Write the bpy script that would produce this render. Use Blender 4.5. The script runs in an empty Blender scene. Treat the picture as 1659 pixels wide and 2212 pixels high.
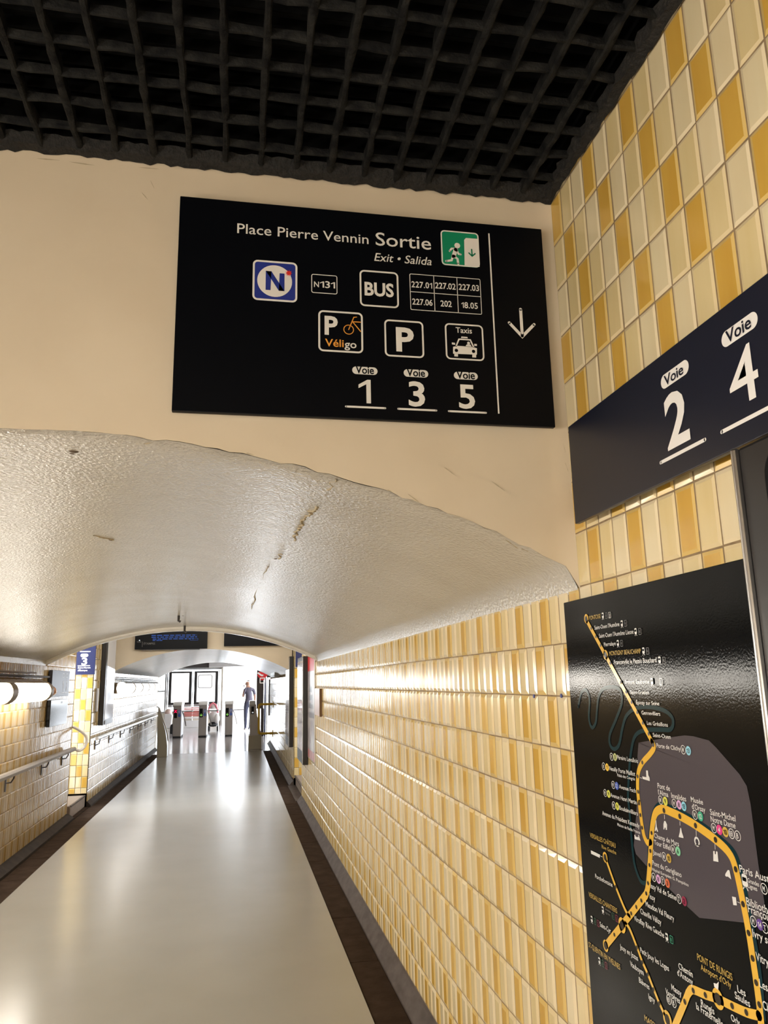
import bpy, bmesh, math, random
from mathutils import Vector, Matrix, Euler
random.seed(7)
PI = math.pi
SC = bpy.context.scene
COL = SC.collection

# ------------------------------------------------------------------ camera
W, H, F = 1659.0, 2212.0, 1670.0
YAW, PITCH, ROLL, EYE = 0.189749272, 0.214993237, -0.0209610715, 1.62
_cy, _sy, _cp, _sp = math.cos(YAW), math.sin(YAW), math.cos(PITCH), math.sin(PITCH)
FW = Vector((_sy * _cp, _cy * _cp, _sp)); _r = Vector((_cy, -_sy, 0)); _u = _r.cross(FW)
_c, _s = math.cos(ROLL), math.sin(ROLL)
RT = _r * _c + _u * _s
UP = _r * -_s + _u * _c
CAM = Vector((0, 0, EYE))
cd = bpy.data.cameras.new('camera'); cam = bpy.data.objects.new('camera', cd); COL.objects.link(cam)
cd.sensor_fit = 'VERTICAL'; cd.sensor_height = 36; cd.sensor_width = 27; cd.lens = F / H * 36
cd.clip_start = 0.05; cd.clip_end = 300
cam.matrix_world = Matrix(((RT.x, UP.x, -FW.x, 0), (RT.y, UP.y, -FW.y, 0), (RT.z, UP.z, -FW.z, EYE), (0, 0, 0, 1)))
SC.camera = cam

# ------------------------------------------------------------------ sky, exposure
SKY = 7.0
world = bpy.data.worlds.new('sky'); SC.world = world; world.use_nodes = True
world.node_tree.nodes['Background'].inputs[0].default_value = (0.87, 0.93, 1.0, 1)
world.node_tree.nodes['Background'].inputs[1].default_value = SKY
vs = SC.view_settings
vs.view_transform = 'Standard'; vs.look = 'None'; vs.gamma = 1; vs.use_curve_mapping = False
vs.exposure = 0.7
LAMP = 13.5            # radiance of the tube lamps' frosted glass

# ------------------------------------------------------------------ pixel -> plane of the place
def ray(px, py): return RT * ((px - W / 2) / F) + UP * (-(py - H / 2) / F) + FW
def at_x(px, py, X): d = ray(px, py); return CAM + d * (X / d.x)
def at_y(px, py, Y): d = ray(px, py); return CAM + d * (Y / d.y)
def proj(P):
    v = Vector(P) - CAM; f = v.dot(FW)
    return (W / 2 + F * v.dot(RT) / f, H / 2 - F * v.dot(UP) / f, f)

# ------------------------------------------------------------------ materials
def lin(r, g, b):
    f = lambda c: (c / 255 / 12.92) if c <= 10.3 else ((c / 255 + .055) / 1.055) ** 2.4
    return (f(r), f(g), f(b), 1)
def mat(name, col, rough=.5, metal=0, emit=None, estr=0, spec=.5, noise=None, bump=None, coat=0, island=0, trans=0):
    """noise=(scale, amount, colour2[, stretch]); bump=(scale, distance[, strength])"""
    m = bpy.data.materials.new(name); m.use_nodes = True
    nt = m.node_tree; b = nt.nodes['Principled BSDF']
    if len(col) == 3: col = (*col, 1)
    b.inputs['Base Color'].default_value = col; b.inputs['Roughness'].default_value = rough
    b.inputs['Metallic'].default_value = metal; b.inputs['Specular IOR Level'].default_value = spec
    b.inputs['Coat Weight'].default_value = coat; b.inputs['Coat Roughness'].default_value = .08
    if emit: b.inputs['Emission Color'].default_value = (*emit[:3], 1); b.inputs['Emission Strength'].default_value = estr
    geo = nt.nodes.new('ShaderNodeNewGeometry'); src = None
    if noise:
        mp = nt.nodes.new('ShaderNodeMapping'); nt.links.new(geo.outputs['Position'], mp.inputs[0])
        if len(noise) > 3: mp.inputs['Scale'].default_value = noise[3]
        n = nt.nodes.new('ShaderNodeTexNoise'); n.inputs['Scale'].default_value = noise[0]; n.inputs['Detail'].default_value = 6
        nt.links.new(mp.outputs[0], n.inputs['Vector'])
        rp = nt.nodes.new('ShaderNodeMapRange'); rp.inputs[1].default_value = .35; rp.inputs[2].default_value = .7; rp.inputs[4].default_value = noise[1]
        nt.links.new(n.outputs[0], rp.inputs[0])
        mx = nt.nodes.new('ShaderNodeMix'); mx.data_type = 'RGBA'
        mx.inputs[6].default_value = col; mx.inputs[7].default_value = (*noise[2][:3], 1)
        nt.links.new(rp.outputs[0], mx.inputs[0]); src = mx.outputs[2]
    if island:
        hs = nt.nodes.new('ShaderNodeHueSaturation')
        r1 = nt.nodes.new('ShaderNodeMapRange'); r1.inputs[3].default_value = 1 - island; r1.inputs[4].default_value = 1 + island * .6
        nt.links.new(geo.outputs['Random Per Island'], r1.inputs[0]); nt.links.new(r1.outputs[0], hs.inputs['Value'])
        if src: nt.links.new(src, hs.inputs['Color'])
        else: hs.inputs['Color'].default_value = col
        src = hs.outputs[0]
    if src: nt.links.new(src, b.inputs['Base Color'])
    if bump:
        n2 = nt.nodes.new('ShaderNodeTexNoise'); n2.inputs['Scale'].default_value = bump[0]; n2.inputs['Detail'].default_value = 3
        nt.links.new(geo.outputs['Position'], n2.inputs['Vector'])
        bp = nt.nodes.new('ShaderNodeBump'); bp.inputs['Distance'].default_value = bump[1]; bp.inputs['Strength'].default_value = bump[2] if len(bump) > 2 else 1
        nt.links.new(n2.outputs[0], bp.inputs['Height']); nt.links.new(bp.outputs[0], b.inputs['Normal'])
    return m
def emission(name, col, s):
    m = bpy.data.materials.new(name); m.use_nodes = True; nt = m.node_tree; nt.nodes.clear()
    e = nt.nodes.new('ShaderNodeEmission'); e.inputs[0].default_value = (*col[:3], 1); e.inputs[1].default_value = s
    o = nt.nodes.new('ShaderNodeOutputMaterial'); nt.links.new(e.outputs[0], o.inputs[0]); return m
def thin_glass(name):
    m = bpy.data.materials.new(name); m.use_nodes = True; nt = m.node_tree; nt.nodes.clear()
    t = nt.nodes.new('ShaderNodeBsdfTransparent'); t.inputs[0].default_value = (.96, .98, .98, 1)
    g = nt.nodes.new('ShaderNodeBsdfGlossy'); g.inputs['Roughness'].default_value = .03
    f = nt.nodes.new('ShaderNodeFresnel'); x = nt.nodes.new('ShaderNodeMixShader'); o = nt.nodes.new('ShaderNodeOutputMaterial')
    nt.links.new(f.outputs[0], x.inputs[0]); nt.links.new(t.outputs[0], x.inputs[1]); nt.links.new(g.outputs[0], x.inputs[2]); nt.links.new(x.outputs[0], o.inputs[0])
    return m
TS = (1, 1, .12)
M = {}
GOLD = (.62, .385, .075); CREAM = (.70, .575, .315); PALE = (.73, .63, .41)
M['gold'] = mat('gold_glaze', GOLD, .12, noise=(18, .55, (.54, .30, .045), TS), island=.12, spec=.6)
M['gold_rim'] = mat('gold_glaze_rim', (.68, .48, .17), .12, spec=.6)
M['cream'] = mat('cream_glaze', CREAM, .12, noise=(16, .6, (.63, .48, .22), TS), island=.1, spec=.6)
M['cream_rim'] = mat('cream_glaze_rim', (.73, .60, .36), .12, spec=.6)
M['pale'] = mat('pale_glaze', PALE, .12, noise=(16, .5, (.67, .54, .31), TS), island=.08, spec=.6)
M['pale_rim'] = mat('pale_glaze_rim', (.76, .65, .44), .12, spec=.6)
for k, a, b in (('gold', (.36, .235, .075), (.30, .19, .06)), ('cream', (.42, .325, .195), (.36, .27, .15)), ('pale', (.45, .355, .225), (.40, .31, .185))):  # darker glaze copies; the left walls' dimness is put into the colour
    M['left_' + k] = mat('shaded_' + k + '_glaze', a, .14, noise=(14, .6, b, TS), island=.1, spec=.4)
    M['left_' + k + '_rim'] = mat('shaded_' + k + '_rim', tuple(min(1, x * 1.08) for x in a), .14, spec=.4)
LEFT_SHADED = [M['left_' + k] for k in ('gold', 'gold_rim', 'cream', 'cream_rim', 'pale', 'pale_rim')]
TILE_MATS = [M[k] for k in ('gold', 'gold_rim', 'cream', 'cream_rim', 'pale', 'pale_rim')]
M['grout'] = mat('grout', (.22, .15, .08), .9, noise=(40, .6, (.36, .26, .15)))
M['plaster'] = mat('painted_plaster', (.62, .53, .395), .55, noise=(3.5, .5, (.55, .455, .325)), bump=(9, .004, .5), spec=.3)
M['vault'] = mat('glossy_vault_paint', (.53, .495, .43), .21, noise=(2.2, .6, (.46, .42, .35)), spec=1.0)
M['floor'] = mat('resin_floor', (.34, .325, .29), .22, noise=(1.7, .5, (.30, .285, .25)), bump=(2.5, .002, .3), spec=.7)
M['hall_floor'] = mat('stone_floor', (.42, .39, .40), .16, noise=(3, .5, (.35, .32, .33)), spec=.5)
M['gutter'] = mat('gutter_stone', (.034, .0215, .0145), .8, noise=(9, .7, (.062, .041, .029)), bump=(60, .003, .6), spec=.04)
M['skirt'] = mat('grey_skirting', (.060, .046, .040), .6, noise=(16, .9, (.115, .092, .085), (1, .5, 1)), spec=.25)
M['skirt_brown'] = mat('brown_skirting', (.022, .015, .010), .7, noise=(12, .7, (.05, .036, .026)), spec=.2)
M['step'] = mat('step_stone', (.25, .20, .165), .6, noise=(14, .6, (.17, .13, .10)))
M['soot'] = mat('sooty_black', (.0045, .0046, .005), .75, noise=(26, .9, (.021, .0205, .0185)), bump=(120, .004, .8), spec=.12)
M['soot_shaded'] = mat('deep_soot', (.0012, .0012, .0013), .8, noise=(40, .8, (.005, .0048, .0042)), spec=.08)  # darker copy of the soot; the cells' shade is put into the colour
M['black'] = mat('black_void', (.003, .003, .003), .9)
M['crust'] = mat('sooty_crust', (.0035, .003, .0025), .85, noise=(70, .8, (.018, .0155, .0125)), bump=(90, .008, 1))
M['sign'] = mat('black_enamel', (.0018, .0022, .0036), .4, spec=.12)
M['sign_blue'] = mat('midnight_enamel', (.008, .010, .022), .33, spec=.4)
M['white'] = mat('white_vinyl', (.70, .67, .62), .45, spec=.3)
M['navy'] = mat('navy_vinyl', (.016, .030, .22), .45)
M['green'] = mat('exit_green', (.005, .22, .105), .45)
M['red'] = mat('red_vinyl', (.65, .03, .02), .45)
M['orange'] = mat('orange_vinyl', (.75, .32, .05), .45)
M['map'] = mat('map_black', (.0045, .0052, .006), .07, spec=.09, bump=(210, .0004, .32))
M['map_yellow'] = mat('map_yellow', (.72, .43, .055), .14, spec=.5, bump=(210, .0004, .32))
M['map_white'] = mat('map_white', (.72, .72, .72), .14, bump=(210, .0004, .32))
M['map_gold'] = mat('map_gold_print', (.50, .34, .08), .14)
M['map_grey'] = mat('map_plum_grey', (.075, .066, .078), .09, spec=.15, bump=(210, .0004, .32))
M['map_teal'] = mat('map_teal', (.006, .030, .040), .12, spec=.12)
M['map_dot'] = mat('map_dot', (.02, .012, .005), .3)
M['map_dim'] = mat('map_dim', (.12, .12, .125), .3)
for k, c in dict(olive=(.42, .45, .16), yellow=(.80, .50, .03), blue=(.03, .08, .42), lime=(.62, .62, .08), sky=(.24, .58, .75), pink=(.62, .34, .62),
                 jade=(.03, .36, .22), magenta=(.65, .03, .22), ochre=(.55, .36, .06), violet=(.12, .05, .30), rust=(.60, .13, .05), mint=(.20, .55, .33), wine=(.25, .015, .06), pine=(.012, .10, .06)).items():
    M['ic_' + k] = mat('icon_' + k, c, .3)
M['black_metal'] = mat('black_metal', (.012, .011, .012), .35, spec=.5)
M['dark_metal'] = mat('dark_metal', (.05, .045, .045), .4, metal=.3)
M['steel'] = mat('brushed_steel', (.55, .54, .53), .28, metal=1)
M['grey_metal'] = mat('grey_painted_metal', (.36, .35, .35), .4, metal=.2)
M['rail'] = mat('worn_rail', (.30, .26, .22), .38, metal=.4, noise=(20, .5, (.2, .17, .14)))
M['white_tube'] = mat('white_painted_tube', (.72, .69, .66), .3)
M['brown_metal'] = mat('brown_lamp_metal', (.20, .155, .105), .4, metal=.3, noise=(15, .6, (.12, .08, .05)))
M['copper'] = mat('copper_glass', (.62, .28, .14), .2, metal=.3)
M['lamp'] = emission('lit_frosted_glass', (1.0, .93, .82), LAMP)
M['fill_rear'] = emission('rear_fill_glow', (1.0, .93, .82), LAMP * 1.0)
M['lamp_side'] = emission('lit_side_glass', (1.0, .93, .83), LAMP * 3.0)
M['lamp_cool'] = emission('lit_daylight_glass', (1.0, .97, .92), LAMP * .2)
M['fill_cross'] = emission('cross_fill_glow', (1.0, .96, .90), LAMP * 1.5)
M['beige_metal'] = mat('beige_metal', (.40, .36, .27), .4)
M['yellow_paint'] = mat('yellow_paint', (.72, .46, .03), .3)
M['gate_grey'] = mat('gate_steel', (.27, .25, .25), .35, metal=.3)
M['gate_lid'] = mat('gate_lid', (.75, .75, .76), .25)
M['gate_blue'] = mat('gate_blue', (.04, .09, .35), .3)
M['led_red'] = emission('led_red', (1, .01, .06), 1.2)
M['led_green'] = emission('led_green', (.35, .9, .15), .5)
M['screen_blue'] = emission('screen_blue', (.10, .22, .75), .28)
M['screen_white'] = emission('screen_white', (.9, .95, 1), .8)
M['screen_grey'] = mat('screen_grey', (.12, .12, .12), .5)
M['glass'] = thin_glass('window_glass')
M['paper'] = mat('white_paper', (.80, .79, .78), .5)
M['poster_white'] = mat('poster_white', (.62, .60, .62), .25, noise=(6, .8, (.30, .26, .34)))
M['poster_red'] = mat('poster_red', (.60, .02, .03), .3)
M['poster_ink'] = mat('poster_ink', (.10, .09, .12), .3)
M['pink_paper'] = mat('pink_paper', (.66, .50, .46), .3)
M['wood_edge'] = mat('brown_edge', (.16, .08, .03), .5)
M['blue_sign'] = mat('blue_enamel', (.010, .017, .085), .4)
M['slate_sign'] = mat('slate_enamel', (.045, .055, .095), .35)
M['slate_print'] = mat('slate_print', (.40, .42, .48), .4)
M['skin'] = mat('skin', (.50, .28, .20), .5)
M['shirt'] = mat('grey_blue_shirt', (.13, .12, .17), .8)
M['trousers'] = mat('dark_trousers', (.07, .075, .13), .8)
M['shoe'] = mat('pale_shoe', (.35, .33, .34), .6)
M['hair'] = mat('short_grey_hair', (.12, .09, .08), .8)
M['bench_red'] = mat('red_slats', (.50, .10, .09), .4)
M['bench_white'] = mat('white_bench', (.70, .68, .68), .4)
M['pink'] = mat('pink_fabric', (.78, .20, .26), .7)
M['white_cloth'] = mat('white_fabric', (.72, .70, .70), .8)
M['rubber'] = mat('black_rubber', (.02, .02, .022), .7)
M['outside'] = mat('pale_pavement', (.62, .61, .60), .8, noise=(1, .4, (.55, .55, .54)))
M['door_brown'] = mat('dark_brown_door', (.035, .022, .020), .45)
M['concrete'] = mat('pale_ceiling', (.60, .55, .46), .7)
# vault: small hammered relief, wet looking
nt = M['vault'].node_tree; geo = [n for n in nt.nodes if n.type == 'NEW_GEOMETRY'][0]
va = nt.nodes.new('ShaderNodeTexNoise'); va.inputs['Scale'].default_value = 82; va.inputs['Detail'].default_value = 2.5
vb = nt.nodes.new('ShaderNodeTexNoise'); vb.inputs['Scale'].default_value = 5; vb.inputs['Detail'].default_value = 2
for n_ in (va, vb): nt.links.new(geo.outputs['Position'], n_.inputs['Vector'])
b1 = nt.nodes.new('ShaderNodeBump'); b1.inputs['Distance'].default_value = .03; b1.inputs['Strength'].default_value = .14
b2 = nt.nodes.new('ShaderNodeBump'); b2.inputs['Distance'].default_value = .0055; b2.inputs['Strength'].default_value = .85
nt.links.new(vb.outputs[0], b1.inputs['Height']); nt.links.new(va.outputs[0], b2.inputs['Height'])
nt.links.new(b1.outputs[0], b2.inputs['Normal']); nt.links.new(b2.outputs[0], nt.nodes['Principled BSDF'].inputs['Normal'])

# ------------------------------------------------------------------ object helpers
def link(name, me, parent=None, m=None):
    o = bpy.data.objects.new(name, me); COL.objects.link(o)
    if m is not None:
        for x in (m if isinstance(m, (list, tuple)) else [m]): me.materials.append(x)
    if parent is not None: o.parent = parent
    return o
def root(name, label, cat, group=None, loc=(0, 0, 0)):
    o = bpy.data.objects.new(name, None); COL.objects.link(o); o.location = loc
    o.empty_display_size = .1
    return tag(o, label, cat, group)
def tag(o, label, cat, group=None):
    o['label'] = label; o['category'] = cat
    if group: o['group'] = group
    return o
class MB:
    """collects polygons into one mesh; world coordinates"""
    def __init__(s): s.v = []; s.f = []; s.mi = []
    def face(s, pts, mi=0):
        n = len(s.v); s.v += [tuple(p) for p in pts]; s.f.append(tuple(range(n, n + len(pts)))); s.mi.append(mi)
    def grid(s, rows, mi=0, flip=False):
        n = len(s.v); k = len(rows[0])
        for r in rows: s.v += [tuple(p) for p in r]
        for i in range(len(rows) - 1):
            for j in range(k - 1):
                q = (n + i * k + j, n + i * k + j + 1, n + (i + 1) * k + j + 1, n + (i + 1) * k + j)
                s.f.append(q[::-1] if flip else q); s.mi.append(mi)
    def box(s, x0, x1, y0, y1, z0, z1, mi=0, M4=None):
        n = len(s.v)
        vs_ = [(x, y, z) for x in (x0, x1) for y in (y0, y1) for z in (z0, z1)]
        s.v += [tuple(M4 @ Vector(p)) for p in vs_] if M4 else vs_
        for q in ((0, 1, 3, 2), (4, 6, 7, 5), (0, 4, 5, 1), (2, 3, 7, 6), (0, 2, 6, 4), (1, 5, 7, 3)):
            s.f.append(tuple(n + i for i in q)); s.mi.append(mi)
        return s
    def prism(s, poly, axis, a, b, mi=0):
        """poly: 2D points; axis the extrusion axis ('x','y','z') from a to b"""
        def p3(p, t): return {'x': (t, p[0], p[1]), 'y': (p[0], t, p[1]), 'z': (p[0], p[1], t)}[axis]
        n = len(s.v); k = len(poly)
        s.v += [p3(p, a) for p in poly] + [p3(p, b) for p in poly]
        s.f.append(tuple(range(n, n + k))[::-1]); s.f.append(tuple(range(n + k, n + 2 * k))); s.mi += [mi, mi]
        for i in range(k): s.f.append((n + i, n + (i + 1) % k, n + k + (i + 1) % k, n + k + i)); s.mi.append(mi)
        return s
    def tube(s, pts, r, seg=10, mi=0, caps=True):
        pts = [Vector(p) for p in pts]; n0 = len(s.v); prev = None; rr = r if isinstance(r, (list, tuple)) else [r] * len(pts)
        for i, p in enumerate(pts):
            d = (pts[min(i + 1, len(pts) - 1)] - pts[max(i - 1, 0)]).normalized()
            if prev is None:
                a = Vector((0, 0, 1)) if abs(d.z) < .9 else Vector((1, 0, 0)); a = (a - d * a.dot(d)).normalized()
            else: a = (prev - d * prev.dot(d)).normalized()
            prev = a; b = d.cross(a)
            for k in range(seg):
                t = 2 * PI * k / seg; s.v.append(tuple(p + (a * math.cos(t) + b * math.sin(t)) * rr[i]))
        for i in range(len(pts) - 1):
            for k in range(seg):
                s.f.append((n0 + i * seg + k, n0 + i * seg + (k + 1) % seg, n0 + (i + 1) * seg + (k + 1) % seg, n0 + (i + 1) * seg + k)); s.mi.append(mi)
        if caps:
            s.f.append(tuple(n0 + k for k in range(seg))[::-1]); e = n0 + (len(pts) - 1) * seg
            s.f.append(tuple(e + k for k in range(seg))); s.mi += [mi, mi]
        return s
    def build(s, name, m, parent=None, bevel=0, smooth=False, fix=True):
        me = bpy.data.meshes.new(name); me.from_pydata(s.v, [], s.f)
        me.polygons.foreach_set('material_index', s.mi)
        if fix or bevel:
            bm = bmesh.new(); bm.from_mesh(me)
            if fix: bmesh.ops.recalc_face_normals(bm, faces=bm.faces)
            if bevel:
                bmesh.ops.remove_doubles(bm, verts=bm.verts, dist=1e-5)
                bmesh.ops.bevel(bm, geom=[e for e in bm.edges if len(e.link_faces) == 2 and e.calc_face_angle(0) > .5], offset=bevel, segments=2, affect='EDGES', profile=.5)
            bm.to_mesh(me); bm.free()
        if smooth:
            me.polygons.foreach_set('use_smooth', [True] * len(me.polygons))
            try: me.set_sharp_from_angle(angle=.7)
            except Exception: pass
        me.update(); return link(name, me, parent, m)
def box(name, m, parent, x0, x1, y0, y1, z0, z1, bevel=.003):
    return MB().box(x0, x1, y0, y1, z0, z1).build(name, m, parent, bevel=bevel)
def struct(o, label=None):
    o['kind'] = 'structure'
    if label: o['label'] = label
    return o

# ------------------------------------------------------------------ flat graphics on boards
class Board:
    """a plane in the place: O origin, U right, V up, N towards the viewer's side"""
    def __init__(s, O, U, V, N, parent, cv=None): s.O, s.U, s.V, s.N, s.parent, s.cv = Vector(O), Vector(U), Vector(V), Vector(N), parent, cv; s.top = parent
    def into(s, o=None):
        """what follows becomes a piece of part o; back to the thing itself without o"""
        s.parent = o or s.top
    def P(s, u, v, d): return s.O + s.U * u + s.V * v + s.N * d
    def uv(s, cx, cy):
        """crop pixel -> (u, v) on the board's plane"""
        px, py = s.cv(cx, cy); d = ray(px, py); t = (s.O - CAM).dot(s.N) / d.dot(s.N)
        q = CAM + d * t - s.O; return (q.dot(s.U), q.dot(s.V))
    def polys(s, name, polys, m, layer=1):
        mb = MB()
        for p in polys: mb.face([s.P(u, v, .0006 * layer) for u, v in p])
        o = mb.build(name, m, s.parent, fix=False)
        me = o.data
        # face the viewer
        bm = bmesh.new(); bm.from_mesh(me)
        fl = [f for f in bm.faces if f.normal.dot(s.N) < 0]
        bmesh.ops.reverse_faces(bm, faces=fl); bm.to_mesh(me); bm.free(); return o
    def text(s, string, L, R, cap, m, layer=2, bold=0, name='lettering', shear=0, px=True):
        """L, R baseline ends and cap height, in crop pixels (px) or board units"""
        if px:
            a, b = s.uv(*L), s.uv(*R); c = s.uv(L[0], L[1] - cap); h = c[1] - a[1]
            u0, u1, v0 = a[0], b[0], (a[1] + b[1]) / 2
        else: u0, u1, v0, h = L[0], R[0], L[1], cap
        vs2, fs2, ch = glyphs(string, bold, shear) if string != '1' else ([(.30, 0, 0), (.46, 0, 0), (.46, .72, 0), (.34, .72, 0), (.02, .56, 0), (.02, .45, 0), (.30, .58, 0)], [(0, 1, 2, 3, 6), (3, 4, 5, 6)], .72)
        x0 = min(p[0] for p in vs2); x1 = max(p[0] for p in vs2); sx = (u1 - u0) / (x1 - x0); sy_ = h / ch
        me = bpy.data.meshes.new(name)
        me.from_pydata([tuple(s.P(u0 + (p[0] - x0) * sx, v0 + p[1] * sy_, .0006 * layer)) for p in vs2], [], fs2)
        bm = bmesh.new(); bm.from_mesh(me)
        bmesh.ops.reverse_faces(bm, faces=[f for f in bm.faces if f.normal.dot(s.N) < 0]); bm.to_mesh(me); bm.free()
        return link(name, me, s.parent, m)
def glyphs(string, bold, shear):
    def mesh_of(t):
        cu = bpy.data.curves.new('t', 'FONT'); cu.body = t; cu.size = 1; cu.offset = bold; cu.shear = shear; cu.resolution_u = 3
        o = bpy.data.objects.new('t', cu); COL.objects.link(o)
        me = bpy.data.meshes.new_from_object(o)
        v = [tuple(x.co) for x in me.vertices]; f = [tuple(p.vertices) for p in me.polygons]
        bpy.data.objects.remove(o); bpy.data.curves.remove(cu); bpy.data.meshes.remove(me); return v, f
    if '1' in string and len(string) > 1:
        V_, F_, x = [], [], 0
        for ch_ in string:
            if ch_ == '1': v, f = [(p[0] * .86, p[1] * .9, 0) for p in ONE[0]], ONE[1]
            else: v, f = mesh_of(ch_)
            a, b = min(p[0] for p in v), max(p[0] for p in v); n = len(V_)
            V_ += [(p[0] - a + x, p[1], 0) for p in v]; F_ += [tuple(n + i for i in q) for q in f]; x += b - a + .075
        if bold not in CAPH: CAPH[bold] = max(p[1] for p in mesh_of('H')[0])
        return V_, F_, CAPH[bold]
    if bold not in CAPH: CAPH[bold] = max(p[1] for p in mesh_of('H')[0])
    v, f = mesh_of(string); return v, f, CAPH[bold]
CAPH = {}
ONE = ([(.30, 0, 0), (.44, 0, 0), (.44, .72, 0), (.33, .72, 0), (.06, .56, 0), (.06, .46, 0), (.30, .59, 0)], [(0, 1, 2, 3, 6), (3, 4, 5, 6)])
def circle(c, rx, ry=None, n=24): ry = ry or rx; return [(c[0] + rx * math.cos(2 * PI * i / n), c[1] + ry * math.sin(2 * PI * i / n)) for i in range(n)]
def ring(c, r0, r1, n=24):
    a, b = circle(c, r0, n=n), circle(c, r1, n=n); return [[a[i], a[(i + 1) % n], b[(i + 1) % n], b[i]] for i in range(n)]
def rrect(u0, u1, v0, v1, r, n=5):
    r = min(r, abs(u1 - u0) / 2, abs(v1 - v0) / 2); out = []
    for cx, cy, a in ((u1 - r, v1 - r, 0), (u0 + r, v1 - r, PI / 2), (u0 + r, v0 + r, PI), (u1 - r, v0 + r, 1.5 * PI)):
        out += [(cx + r * math.cos(a + PI / 2 * i / n), cy + r * math.sin(a + PI / 2 * i / n)) for i in range(n + 1)]
    return out
def rring(u0, u1, v0, v1, r, w, n=5):
    a = rrect(u0, u1, v0, v1, r, n); b = rrect(u0 + w, u1 - w, v0 + w, v1 - w, max(r - w, 1e-4), n); k = len(a)
    return [[a[i], a[(i + 1) % k], b[(i + 1) % k], b[i]] for i in range(k)]
def stroke(pts, w, caps=True):
    """a mitred band along a line as quads, with round ends"""
    pts = [Vector(p[:2]) for p in pts]; L, Rr = [], []
    for i, p in enumerate(pts):
        d0 = (p - pts[i - 1]).normalized() if i else (pts[1] - p).normalized()
        d1 = (pts[i + 1] - p).normalized() if i < len(pts) - 1 else d0
        n = Vector((-(d0 + d1).y, (d0 + d1).x)).normalized(); k = 1 / max(.5, n.dot(Vector((-d0.y, d0.x))))
        L.append(p + n * w / 2 * k); Rr.append(p - n * w / 2 * k)
    q = [[L[i], L[i + 1], Rr[i + 1], Rr[i]] for i in range(len(pts) - 1)]
    if caps: q += [circle(pts[0], w / 2, n=12), circle(pts[-1], w / 2, n=12)]
    return q
def smooth_line(pts, n=5):
    """Catmull-Rom through the points"""
    P = [Vector(p) for p in pts]; P = [P[0] * 2 - P[1]] + P + [P[-1] * 2 - P[-2]]; out = []
    for i in range(1, len(P) - 2):
        for k in range(n):
            t = k / n; a, b, c, d = P[i - 1:i + 3]
            out.append(.5 * ((2 * b) + (c - a) * t + (2 * a - 5 * b + 4 * c - d) * t * t + (3 * b - a - 3 * c + d) * t ** 3))
    return out + [P[-2]]

# ================================================================== THE SETTING
XR, XL, YB, CZ = .94, -2.06, 2.026, 3.07       # right wall, left wall, bulkhead, lattice ceiling
XC = -.56
def vz(x, apex=2.27, R=3.3): return apex - (R - math.sqrt(R * R - (x - XC) ** 2))
TW, TH = .0742, .1503
DEFD = .0062
# ---- tiles
def tile_geo(w, h, kind, inset=.0085, tilt=(0, 0), joint=.0015):
    top = DEFD + (.0022 if inset > .01 else 0)
    """verts (a, b, depth) of a bevelled tile centred on 0, faces, material indices"""
    a, b = w / 2 - joint, h / 2 - joint; i = min(inset, a * .6, b * .6)
    v = [(sx * a, sy_ * b, 0) for sx, sy_ in ((-1, -1), (1, -1), (1, 1), (-1, 1))]
    v += [(x * .994, y * .997, .0036 + tilt[0] * x + tilt[1] * y) for x, y, _ in v[:4]]
    v += [(sx * (a - i), sy_ * (b - i), top + tilt[0] * sx * a + tilt[1] * sy_ * b) for sx, sy_ in ((-1, -1), (1, -1), (1, 1), (-1, 1))]
    f = [(j, (j + 1) % 4, 4 + (j + 1) % 4, 4 + j) for j in range(4)] + [(4 + j, 4 + (j + 1) % 4, 8 + (j + 1) % 4, 8 + j) for j in range(4)] + [(8, 9, 10, 11)]
    return v, f, [kind * 2 + 1] * 8 + [kind * 2]
_tm = {}
def tile_mesh(w, h, kind, axes, var, inset=.0085):
    key = (round(w, 3), round(h, 3), kind, axes, var, inset)
    if key not in _tm:
        A, B, N = AX[axes]; rnd = random.Random(hash((kind, var)) & 0xffff)
        v, f, mi = tile_geo(w, h, kind, inset, tilt=(rnd.uniform(-.006, .006), rnd.uniform(-.005, .005)))
        me = bpy.data.meshes.new('tile'); me.from_pydata([tuple(A * x + B * y + N * d) for x, y, d in v], [], f)
        me.polygons.foreach_set('material_index', mi)
        for x in TILE_MATS: me.materials.append(x)
        _tm[key] = me
    return _tm[key]
V = Vector
AX = {'R': (V((0, -1, 0)), V((0, 0, 1)), V((-1, 0, 0))), 'L': (V((0, 1, 0)), V((0, 0, 1)), V((1, 0, 0))), 'F': (V((1, 0, 0)), V((0, 0, 1)), V((0, -1, 0)))}
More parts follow.
